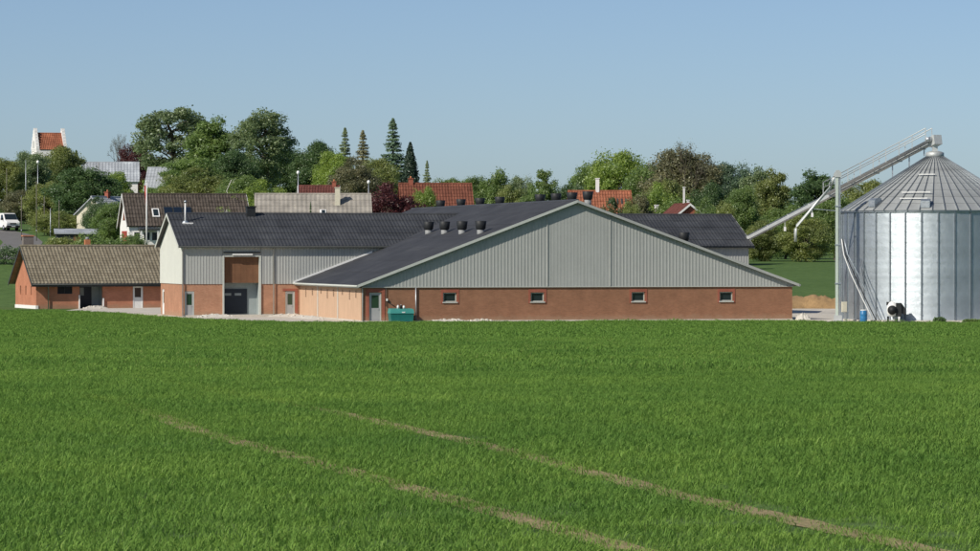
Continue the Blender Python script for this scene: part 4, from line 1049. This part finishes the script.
for sgn in (-1, 1):
    MB().prism([(1.5, sgn*.925, 1.32), (.45, sgn*.925, 1.32), (.45, sgn*.86, 1.95), (1.05, sgn*.86, 1.95)], [(1.5, sgn*.945, 1.32), (.45, sgn*.945, 1.32), (.45, sgn*.88, 1.95), (1.05, sgn*.88, 1.95)]).build('side_window', M['glass'], van)
    MB().box(2.3, 2.47, sgn*.62-.17, sgn*.62+.17, .78, .98).build('headlight', M['lamp'], van)
    MB().box(1.25, 1.42, sgn*1.02-.1, sgn*1.02+.1, 1.3, 1.55).build('mirror', M['plastic_black'], van)
    for x in (-1.55, 1.45):
        w = MB().tube([(x, sgn*.70, .34), (x, sgn*.94, .34)], .34, 20).build('wheel', M['rubber'], van, True); MB().tube([(x, sgn*.94, .34), (x, sgn*.95, .34)], .2, 14).build('rim', M['galv_dull'], w, True)
MB().box(2.38, 2.52, -.85, .85, .36, .6).build('bumper', M['plastic_black'], van); MB().box(2.40, 2.49, -.4, .4, .76, .92).build('grille', M['plastic_black'], van)
MB().box(2.521, 2.53, -.26, .26, .44, .55).build('number_plate', M['white'], van)

def pole(x, y, h, r, mat, label, cat='pole', group=None, head=None):
    o = root('utility_pole' if cat == 'pole' else 'street_lamp', (x, y, gz(x, y)), 0, label, cat, group)
    MB().tube([(0, 0, -.2), (0, 0, h)], [r, r*.75], 8).build('shaft', mat, o, True)
    if head == 'globe':
        lathe([(.04, h), (.16, h+.1), (.2, h+.25), (.14, h+.42), (.03, h+.46)], 12).build('lamp_globe', M['lamp'], o, True)
        MB().tube([(0, 0, h-.05), (0, 0, h+.06)], .07, 8).build('collar', M['galv_dull'], o, True)
    else:
        lathe([(r*.85, h), (r*.4, h+.08)], 8).build('cap', M['galv_dull'], o, True)
        MB().tube([(0, 0, 1.1), (0, 0, 1.3)], r*1.12, 8).build('band', M['galv_dull'], o, True)
    return o
for i, (x, y, h, lab) in enumerate(((-65., 484, 7.2, 'thin grey pole rising behind the white van'), (-55.2, 424, 5.2, 'thin dark pole at the road edge before the van'), (-53.3, 423, 7.0, 'tallest thin pole on the grass bank by the road'),
        (-54., 436, 4.6, 'short grey pole among the olive shrubs'), (-51.3, 420, 3.9, 'short pale pole at the foot of the grass bank'), (-50.4, 421, 4.8, 'yellowish wooden pole beside the low olive bush'), (-63.2, 490, 8.4, 'distant pale pole above the brownish shrub'), (-52., 478, 8.2, 'thin pale pole behind the dense dark tree'))):
    pole(x, y, h, .05, M['galv_dull'] if i in (4, 6) else M['wood'], lab, group='poles by the village road')
pole(-60.3, 480, 8.0, .05, M['galv_dull'], 'street lamp with white globe among the roadside trees', 'lamp', head='globe')
pole(-22.6, 424, 8.6, .07, M['galv_dull'], 'street lamp with white globe behind the beige roof', 'lamp', head='globe')
pole(-14.3, 424, 8.2, .07, M['galv_dull'], 'street lamp with white globe beside the dark red maple', 'lamp', head='globe')
pole(7.7, 420, 8.4, .06, M['lamp'], 'thin white mast behind the row of ridge vents')
fx, fy = -37.4, 392.
fp = root('flagpole', (fx, fy, gz(fx, fy)), 0, 'white flagpole with red and white pennant before the brown house', 'flagpole')
fz = gz(fx, fy); ft = 13.0-fz
MB().tube([(0, 0, -.2), (0, 0, ft)], [.10, .06], 10).build('shaft', M['white'], fp, True)
lathe([(.03, ft), (.1, ft+.06), (.1, ft+.14), (.02, ft+.2)], 12).build('finial', M['white'], fp, True)
mb = MB()
for i in range(8):
    z0_, z1_ = ft-.3-i*.25, ft-.3-(i+1)*.25; a0, a1 = .06*math.sin(i*1.1), .06*math.sin((i+1)*1.1)
    mb.prism([(-.06, a0, z0_), (-.06-.22*(1-i/9), a0+.04, z0_-.1), (-.06-.22*(1-(i+1)/9), a1+.04, z1_-.1), (-.06, a1, z1_)], [(-.06, a0+.012, z0_), (-.06-.22*(1-i/9), a0+.052, z0_-.1), (-.06-.22*(1-(i+1)/9), a1+.052, z1_-.1), (-.06, a1+.012, z1_)])
mb.build('pennant', M['red_flag'], fp)

# ---------------------------------------------------------------- trees
def leaf_quads(C, Nn, size, r, asp=.6):
    n = len(C); t = r.normal(size=(n, 3)); t -= (t*Nn).sum(1)[:, None]*Nn; t /= np.linalg.norm(t, axis=1)[:, None]+1e-9; b = np.cross(Nn, t)
    s = size[:, None]; fold = Nn*s*.18
    V = np.stack([C-t*s, C+b*s*asp+fold, C+t*s, C-b*s*asp+fold], 1).reshape(-1, 3)
    return V, np.arange(n*4).reshape(-1, 4)

def branch(mb, p, q, r0, r1, r, n=5, seg=3):
    p, q = Vector(p), Vector(q); pts = []
    for i in range(seg+1):
        t = i/seg; j = (q-p).length*.06*math.sin(math.pi*t)
        pts.append(p.lerp(q, t)+Vector(r.normal(size=3))*j+Vector((0, 0, (q-p).length*.10*math.sin(math.pi*t))))
    mb.tube(pts, [r0+(r1-r0)*i/seg for i in range(seg+1)], n, cap=False)

KIND = dict(   # reference height 10: trunk height, crown bottom, radius, clumps, leaves per clump, clump radius, leaf size, taper, trunk radius, seed
    broad=(3.0, 1.0, 3.6, 130, 350, .92, .105, 1.0, .28, 11), broad2=(3.2, 1.1, 3.6, 115, 370, .98, .105, .85, .28, 12),
    tall=(4.0, 1.2, 2.7, 125, 240, .76, .115, .9, .24, 13), open=(4.2, 2.5, 3.2, 96, 230, .66, .105, .8, .26, 14), open2=(4.5, 2.2, 2.7, 92, 230, .62, .105, .75, .24, 15),
    bush=(1.2, .2, 4.4, 120, 360, 1.15, .125, 1.25, .2, 16), bush2=(1.2, .1, 4.8, 125, 360, 1.2, .125, 1.3, .2, 17), slim=(2., .6, 1.6, 90, 190, .5, .10, .8, .16, 18))
VAR = {}
def make_deciduous(kind):
    th, zb, rad, nc, nl, cr, ls, sq, tr, seed = KIND[kind]; r = np.random.default_rng(seed)
    cen = []
    zmid = (10+zb)/2; hz_ = (10-zb)/2
    while len(cen) < nc:
        d = r.normal(size=3); d /= np.linalg.norm(d); rr = r.uniform(.25 if not kind.startswith('open') else .36, 1.)**.45
        # uneven outline: lobes push in and out with direction
        az = math.atan2(d[1], d[0]); lob = 1+.14*math.sin(2*az+seed)+.10*math.sin(5*az+seed*2+3*d[2])
        p = np.array([d[0]*rad*.95*rr*lob, d[1]*rad*.95*rr*lob, zmid+d[2]*hz_*.94*rr*(1+.06*math.sin(4*az+seed))])
        if p[2] < zmid: p[:2] *= 1-.25*sq*((zmid-p[2])/hz_)**2 if kind[:4] != 'bush' else 1.
        cen.append(p)
    cen = np.array(cen); C, Nn, Z = [], [], []
    for p in cen:
        c_r = cr*r.uniform(.6, 1.3); d = r.normal(size=(nl, 3)); d /= np.linalg.norm(d, axis=1)[:, None]
        q = p+d*np.array([1, 1, .72])*(c_r*np.where(r.random(nl) < .14, r.uniform(1., 1.55, nl), r.uniform(.3, 1.05, nl)**.6))[:, None]
        nn = d*.7+r.normal(size=(nl, 3))*.6+np.array([0, 0, .35]); nn /= np.linalg.norm(nn, axis=1)[:, None]
        C.append(q); Nn.append(nn); Z.append(ls*r.uniform(.6, 1.4, nl))
    C, Nn, Z = np.concatenate(C), np.concatenate(Nn), np.concatenate(Z); C[:, 2] = np.maximum(C[:, 2], .05)
    V, Q = leaf_quads(C, Nn, Z, r)
    mb = MB(); tp = Vector((r.normal()*.15, r.normal()*.15, th))
    branch(mb, (0, 0, -.4), tp, tr*1.35, tr*.85, r, 9, 4)
    lead = Vector((r.normal()*.3, r.normal()*.3, 8.4)); branch(mb, tp, lead, tr*.8, .06, r, 7, 5)
    for i in range(0, nc, 2):
        p = Vector(cen[i]); t = min(.95, max(0., (p.z-th)/(8.4-th)-.25)); s = tp.lerp(lead, t) if p.z > th else Vector((0, 0, max(.3, p.z*.6)))
        branch(mb, s, p, tr*.30*(1-t*.6), .02, r, 5, 3)
    return V, Q, mb, rad

def make_spruce(kind):
    r = np.random.default_rng(31 if kind == 'spruce' else 37); C, Nn, Z = [], [], []
    mb = MB(); mb.tube([(0, 0, -.3), (0, 0, 5), (0, 0, 9.8)], [.2, .12, .015], 8)
    if kind == 'spruce':
        rad = 2.2
        for z in np.r_[np.arange(.6, 9.3, .33)+r.uniform(-.08, .08, 27), 9.3, 9.5, 9.7]:
            R0 = rad*(1-z/10.)**.9*r.uniform(.8, 1.12)+.02; nb = 11
            for j in range(nb):
                a = 2*math.pi*(j+r.random())/nb; R1 = R0*r.uniform(.5, 1.25); n = int(30+R1*70); t = r.random(n)**.8
                sag = -.22*R1*t**1.5+.12*R1*t**4
                w = min(.12, .05+R1*.1)+.16*R1*(1-t)
                x = np.cos(a)*R1*t+r.normal(0, 1, n)*w*.5; y = np.sin(a)*R1*t+r.normal(0, 1, n)*w*.5
                C.append(np.c_[x, y, z+sag+r.normal(0, .06, n)]); nn = np.c_[np.cos(a)*.4+r.normal(0, .4, n), np.sin(a)*.4+r.normal(0, .4, n), np.full(n, .45)]; Nn.append(nn/np.linalg.norm(nn, axis=1)[:, None]); Z.append(r.uniform(.07, .15, n)*min(1., .45+R1*.5))
                mb.tube([(0, 0, z), (math.cos(a)*R1*.9, math.sin(a)*R1*.9, z-.2*R1)], [.025, .008], 4, cap=False)
    else:
        rad = .95; n = 8500; z = r.uniform(.15, 9.95, n); a = r.random(n)*2*np.pi
        Rz = rad*np.clip(np.minimum((z+.6)/2.2, ((10-z)/4.2)**.75), 0, 1)*(1+.18*np.sin(3*a+z*2.1)+.12*np.sin(7*a-z*4)); q = r.uniform(.55, 1.05, n)
        C.append(np.c_[np.cos(a)*Rz*q, np.sin(a)*Rz*q, z]); nn = np.c_[np.cos(a), np.sin(a), np.full(n, .4)]+r.normal(0, .5, (n, 3)); Nn.append(nn/np.linalg.norm(nn, axis=1)[:, None]); Z.append(r.uniform(.08, .2, n))
    V, Q = leaf_quads(np.concatenate(C), np.concatenate(Nn), np.concatenate(Z), r, .4)
    return V, Q, mb, rad

def make_bare():
    r = np.random.default_rng(41); mb = MB(); C = []
    branch(mb, (0, 0, -.4), (0, 0, 3.), .25, .2, r, 8, 3)
    def grow(p, d, l, rr, dep):
        q = p+d*l; branch(mb, p, q, rr, rr*.6, r, 5 if dep < 2 else 3, 2)
        if dep == 4: C.append(q); C.append(p.lerp(q, .5)); return
        for _ in range(3):
            nd = (d+Vector(r.normal(size=3))*.42+Vector((0, 0, .18))).normalized(); grow(q, nd, l*r.uniform(.62, .85), rr*.58, dep+1)
    for i in range(4): grow(Vector((0, 0, 2.4+.3*i)), Vector((math.cos(i*1.7)*.5, math.sin(i*1.7)*.5, 1)).normalized(), 2.3, .13, 0)
    C = np.array([tuple(c) for c in C]); C = np.repeat(C, 3, 0)+r.normal(0, .18, (len(C)*3, 3)); nn = r.normal(size=C.shape); nn /= np.linalg.norm(nn, axis=1)[:, None]
    V, Q = leaf_quads(C, nn, r.uniform(.04, .09, len(C)), r)
    return V, Q, mb, 3.4

def plant_tree(x, y, h, rad, kind, colour, label):
    if kind not in VAR:
        V, Q, mb, rr = make_bare() if kind == 'bare' else make_spruce(kind) if kind in ('spruce', 'cypress') else make_deciduous(kind)
        tmp = np_mesh('crown', V, Q, M['needle'] if kind in ('spruce', 'cypress') else M['leaf']); tk = mb.build('trunk', M['bark'], None, True)
        VAR[kind] = (tmp.data, tk.data, rr); bpy.data.objects.remove(tmp); bpy.data.objects.remove(tk)
    cm, tm, rr = VAR[kind]
    nm = {'bush': 'shrub', 'bush2': 'shrub', 'spruce': 'conifer_tree', 'cypress': 'cypress_tree', 'bare': 'bare_tree'}.get(kind, 'deciduous_tree')
    o = root(nm, (x, y, gz(x, y)-.1), rng.uniform(0, 6.28), label, 'shrub' if 'bush' in kind else 'tree', 'village shrubs' if 'bush' in kind else 'village trees')
    o.scale = (rad/rr, rad/rr, h/10.)
    c = link(bpy.data.objects.new('crown', cm), o); t = link(bpy.data.objects.new('trunk', tm), o)
    j = rng.uniform(.9, 1.12); c.color = (*mul(COLOURS[colour], j), 1)
    return o
COLOURS = dict(olive=(.275, .325, .115), green=(.21, .31, .10), dark=(.115, .195, .08), fresh=(.29, .40, .095), blue=(.14, .22, .145), brown=(.235, .235, .14), copper=(.135, .042, .052), black=(.032, .06, .042), grey=(.225, .30, .16))
TREES = [   # x, y, height, crown radius, kind, colour, label
    (-69.9, 520, 8.6, 2.8, 'broad', 'olive', 'olive tree above the white van on the village road'),
    (-67.7, 530, 9.5, 3.3, 'broad', 'grey', 'greyish broad tree standing below the church tower'),
    (-66.9, 560, 10.2, 4.0, 'broad2', 'olive', 'yellowish olive tree in front of the church roof'),
    (-73.6, 640, 10.4, 2.1, 'spruce', 'dark', 'dark pointed conifer standing close beside the church tower'),
    (-50.3, 446, 8.2, 4.3, 'broad', 'dark', 'dense dark round tree beside the grey shed roof'),
    (-55.6, 452, 6.2, 2.8, 'bush', 'olive', 'loose olive shrub tree among the poles by the road'),
    (-62.7, 480, 4.6, 2.3, 'bush', 'brown', 'brownish shrub tree directly behind the white van'),
    (-52.1, 500, 6.8, 2.7, 'bush', 'fresh', 'bright green bush in front of the long grey barn roof'),
    (-52.1, 436, 3.0, 3.1, 'bush2', 'olive', 'low olive bush under the dense dark tree'),
    (-65.1, 660, 11.8, 3.1, 'broad2', 'copper', 'dark red copper tree behind the two grey roofs'),
    (-68.5, 670, 13.2, 2.2, 'bare', 'brown', 'leafless twiggy tree beside the dark red copper tree'),
    (-54.8, 620, 18.2, 7.4, 'open', 'grey', 'tallest spreading tree with open crown and forked trunk'),
    (-46.6, 606, 15.1, 4.8, 'tall', 'green', 'tall dense tree between the two open crowned trees'),
    (-37.7, 600, 16.7, 5.2, 'open2', 'grey', 'tall open crowned tree with a straight pale trunk'),
    (-46.4, 560, 8.3, 4.9, 'broad', 'green', 'green tree below the tall dense tree'),
    (-40.2, 570, 9.7, 3.7, 'broad2', 'dark', 'dark tree filling the gap beside the straight pale trunk'),
    (-51.5, 570, 6.1, 3.5, 'bush', 'fresh', 'yellow green shrub tree beside the small grey roof'),
    (-39.2, 480, 7.4, 4.5, 'bush2', 'olive', 'wide olive willow bush above the brown house'),
    (-32.6, 470, 7.0, 3.6, 'bush', 'green', 'leafy bush behind the slim white birch trunks'),
    (-27.6, 436, 7.2, 3.5, 'bush2', 'fresh', 'bright leafy bush at the end of the beige roof'),
    (-35.9, 640, 10.5, 4.6, 'broad', 'dark', 'dark tree between the straight pale trunk and the conifers'),
    (-30.4, 630, 12.6, 4.3, 'broad2', 'dark', 'dark round tree behind the small dark red roof'),
    (-26.0, 600, 11.0, 3.7, 'broad', 'fresh', 'yellow green round tree beside the conifers'),
    (-26.2, 650, 16.0, 3.3, 'spruce', 'grey', 'thin pale conifer beside a yellow green round tree'),
    (-22.6, 640, 16.0, 3.9, 'spruce', 'brown', 'broad brownish conifer between two taller conifers'),
    (-17.5, 650, 19.5, 5.2, 'spruce', 'blue', 'tallest conifer with layered branches beside the cypress'),
    (-21.3, 560, 10.0, 4.4, 'bush2', 'brown', 'brownish half bare tree below the pale conifers'),
    (-17.7, 570, 11.2, 3.5, 'broad2', 'olive', 'olive tree in front of the tallest conifer'),
    (-12.4, 560, 14.3, 1.4, 'cypress', 'black', 'narrow black green columnar cypress'),
    (-10.5, 600, 12.5, 2.0, 'spruce', 'grey', 'small pale conifer between the cypress and the red roof'),
    (-11.7, 408, 8.8, 4.1, 'bush2', 'copper', 'wide dark red maple behind the long black roof'),
    (-7.6, 415, 8.8, 1.9, 'bush', 'fresh', 'bright green bush in front of the long red roof'),
    (-19.2, 385, 7.8, 0.6, 'spruce', 'dark', 'tiny conifer standing before the beige roof'),
    (-2.7, 600, 11.2, 3.2, 'broad', 'green', 'green tree behind the end of the long red roof'),
    (1.1, 540, 11.9, 2.7, 'tall', 'green', 'dense upright tree next to the long red roof'),
    (5.0, 580, 12.0, 2.7, 'broad2', 'grey', 'greyish tree between the two upright trees'),
    (8.1, 530, 13.2, 1.7, 'slim', 'green', 'slim pointed tree beside the white mast'),
    (13.5, 640, 11.3, 3.2, 'bush', 'dark', 'low dark bush behind the row of roof vents'),
    (18.4, 650, 15.7, 4.0, 'broad', 'green', 'green tree rising over the orange roof'),
    (22.4, 640, 17.7, 5.8, 'broad2', 'fresh', 'large bright round tree behind the orange roof'),
    (27.2, 620, 14.7, 4.0, 'broad', 'green', 'green tree between the large bright tree and the bare crowned one'),
    (18.3, 440, 8.4, 2.4, 'bush', 'brown', 'brownish shrub beside the orange roof'),
    (23.3, 500, 10.0, 3.4, 'bush2', 'fresh', 'bright shrub below the bare crowned tree'),
    (32.0, 600, 16.9, 6.5, 'broad', 'brown', 'big tree with brownish bare twigs along its crown'),
    (32.9, 596, 17.5, 4.3, 'bare', 'brown', 'leafless twigs rising above the big brownish tree'),
    (23.1, 440, 8.0, 3.8, 'bush', 'green', 'leafy shrub behind the black roof with the single vent'),
    (34.2, 560, 11.1, 3.0, 'broad2', 'dark', 'dark tree beside the white chimney'),
    (46.2, 690, 16.5, 5.0, 'broad2', 'blue', 'bluish distant tree behind the village gable'),
    (48.8, 660, 14.6, 3.3, 'tall', 'grey', 'distant pale tree above the conveyor tube'),
    (35.8, 520, 8.7, 3.2, 'bush2', 'olive', 'olive bush at the end of the black roof near the conveyor'),
    (42.3, 540, 12.5, 2.9, 'tall', 'olive', 'upright olive tree behind the sloping conveyor tube'),
    (38.6, 470, 7.1, 3.4, 'bush', 'green', 'leafy bush under the conveyor tube'),
    (46.0, 510, 11.9, 3.9, 'tall', 'dark', 'tall dark tree near the elevator leg'),
    (34.0, 450, 5.1, 2.8, 'bush2', 'olive', 'low olive bush at the meadow edge by the black roof'),
    (39.1, 446, 5.8, 3.5, 'bush', 'olive', 'broad olive bush at the meadow edge below the grain spout'),
    (44.2, 460, 8.2, 3.0, 'broad', 'green', 'green tree directly behind the elevator leg'),
    (52.2, 500, 10.9, 4.0, 'broad2', 'olive', 'olive tree seen between the conveyor and the silo roof'),
    (60.7, 520, 9.9, 4.9, 'broad', 'green', 'green tree hidden low behind the silo'),
    (-43.0, 410, 5.2, 2.2, 'bush', 'green', 'green bush hiding the small cream cottage'),
    (-46.3, 425, 5.1, 1.8, 'bush2', 'dark', 'dark bush between the cottage and the dense dark tree'),
    (14.1, 415, 8.1, 1.9, 'bush2', 'dark', 'low dark bush in front of the orange roof'),
    (27.4, 425, 7.5, 2.3, 'bush', 'olive', 'olive bush in front of the dark red gable house'),
    (35.0, 500, 10.0, 2.5, 'broad', 'green', 'green tree between the gable house and the conveyor'),
    (-4.4, 560, 9.1, 2.8, 'bush2', 'green', 'green bush behind the long red roof'),
    (3.2, 520, 9.9, 2.6, 'bush', 'olive', 'olive bush between the two upright trees'),
    (5.8, 500, 9.6, 2.3, 'bush2', 'green', 'green bush beside the slim pointed tree'),
    (14.7, 600, 10.4, 2.8, 'bush2', 'grey', 'greyish bush behind the gable peak'),
    (-7.5, 640, 10.6, 3.7, 'broad2', 'green', 'green tree seen above the long red roof'),
    (-48.2, 520, 4.5, 2.4, 'bush', 'green', 'green bush beside the small red brick house'),
    (16.3, 414, 8.0, 1.6, 'bush', 'olive', 'low olive bush beside the low dark bush under the orange roof'),
    (11.2, 412, 7.9, 1.5, 'bush2', 'green', 'low green bush at the gable peak under the orange roof'),
    (24.6, 410, 8.3, 1.5, 'bush2', 'green', 'green bush in front of the white edged gable'),
    (25.7, 520, 11.1, 3.0, 'broad2', 'olive', 'olive tree between the bright shrub and the white chimneys'),
    (-38.7, 391, 2.8, 1.3, 'bush', 'green', 'low green bush in front of the white and red gable'),
    (72.2, 500, 11.2, 4.7, 'broad2', 'green', 'green tree beyond the silo'),
    (-75.1, 520, 8.4, 4.5, 'broad', 'green', 'green tree by the road before the van'),
]
for t in TREES: plant_tree(*t)

# birch trunks beside the wing ridge
def birch(x, y, h, label):
    o = root('birch_tree', (x, y, gz(x, y)-.1), rng.uniform(0, 6), label, 'tree', 'slim birches behind the black roof'); r = np.random.default_rng(int(h*100)); mb = MB()
    branch(mb, (0, 0, -.3), (.2, .1, h), .12, .04, r, 7, 6)
    C = []
    for i in range(14):
        z = h*r.uniform(.5, .98); a = r.random()*6.28; q = Vector((math.cos(a)*r.uniform(.3, .9), math.sin(a)*r.uniform(.3, .9), z+.35)); branch(mb, (.1, .05, z-.2), q, .02, .006, r, 4, 2); C.append(np.array(q)+r.normal(0, .16, (16, 3)))
    mb.build('trunk', M['birch'], o, True); C = np.concatenate(C); nn = r.normal(size=C.shape); nn /= np.linalg.norm(nn, axis=1)[:, None]
    V, Q = leaf_quads(C, nn, r.uniform(.05, .1, len(C)), r); c = np_mesh('crown', V, Q, M['leaf'], o); c.color = (*COLOURS['fresh'], 1)
birch(-29.3, 411, 8.0, 'slim birch with white trunk rising highest behind the black roof'); birch(-28.4, 406, 6.0, 'shorter slim birch beside the tallest birch'); birch(-29.3, 398, 5.2, 'thick white birch stem close behind the black ridge')

# hedges and weeds
def hedge(pts, w, h, colour, label, name='hedge', cat='hedge', n=5200, top=1.):
    P = np.array(pts, float); seg = np.r_[0, np.cumsum(np.hypot(*np.diff(P, axis=0).T))]; r = np.random.default_rng(int(seg[-1]*53)+n)
    s = r.random(n)*seg[-1]; cx = np.interp(s, seg, P[:, 0]); cy = np.interp(s, seg, P[:, 1]); a = r.random(n)*np.pi; q = r.uniform(.6, 1.05, n)
    hh = h*(1+.16*np.sin(s*1.3)+.1*np.sin(s*3.7+1)); x = cx+np.cos(a)*w/2*q; z = np.sin(a)**.6*hh*q; yy = cy+r.uniform(-1, 1, n)*w/2
    o = root(name, (P[0, 0], P[0, 1], 0), 0, label, cat)
    C = np.c_[x-P[0, 0], yy-P[0, 1], ground(x, yy)+z]; nn = np.c_[np.cos(a), r.normal(0, .6, n)-.4, np.sin(a)]+r.normal(0, .4, (n, 3)); nn /= np.linalg.norm(nn, axis=1)[:, None]
    V, Q = leaf_quads(C, nn, r.uniform(.06, .15, n), r); c = np_mesh('foliage', V, Q, M['leaf'], o); c.color = (*COLOURS[colour], 1)
    mb = MB(); k = max(3, int(seg[-1]/.8))
    for i in range(k):
        t = seg[-1]*(i+.5)/k; bx_, by_ = np.interp(t, seg, P[:, 0]), np.interp(t, seg, P[:, 1]); branch(mb, (bx_-P[0, 0], by_-P[0, 1], gz(bx_, by_)-.1), (bx_-P[0, 0]+r.normal()*.2, by_-P[0, 1], gz(bx_, by_)+h*.75), .05, .015, r, 5, 2)
    mb.build('stems', M['bark'], o)
    return o
hedge([(-62, 391), (-54, 388), (-49.3, 387)], 1.6, 1.7, 'dark', 'dark clipped hedge below the village road', n=6000)
hedge([(-45, 394), (-41, 393), (-37.6, 392)], 1.6, 2.3, 'green', 'green hedge in front of the brown house', n=5000)
hedge([(-48.6, 398), (-45.2, 397)], 1.6, 1.5, 'olive', 'pale flowering hedge beside the terracotta chimney', n=3600)
hedge([(-36, 388), (-34.6, 387.6)], 1.1, 1.9, 'copper', 'dark red bush between the hedge and the flagpole', 'shrub', 'shrub', n=1800)
hedge([(34.2, 275.9), (34.7, 275.8)], .5, .3, 'dark', 'low dark weed clump at the silo foot', 'weed_clump', 'plant', n=700)
hedge([(36.4, 275.9), (37.7, 275.9)], .4, .18, 'green', 'thin green weed strip at the silo foot', 'weed_clump', 'plant', n=700)
hedge([(32.9, 318), (46, 319)], 1.4, .6, 'olive', 'ragged weeds along the top of the earth bank', 'weed_clump', 'plant', n=1800)
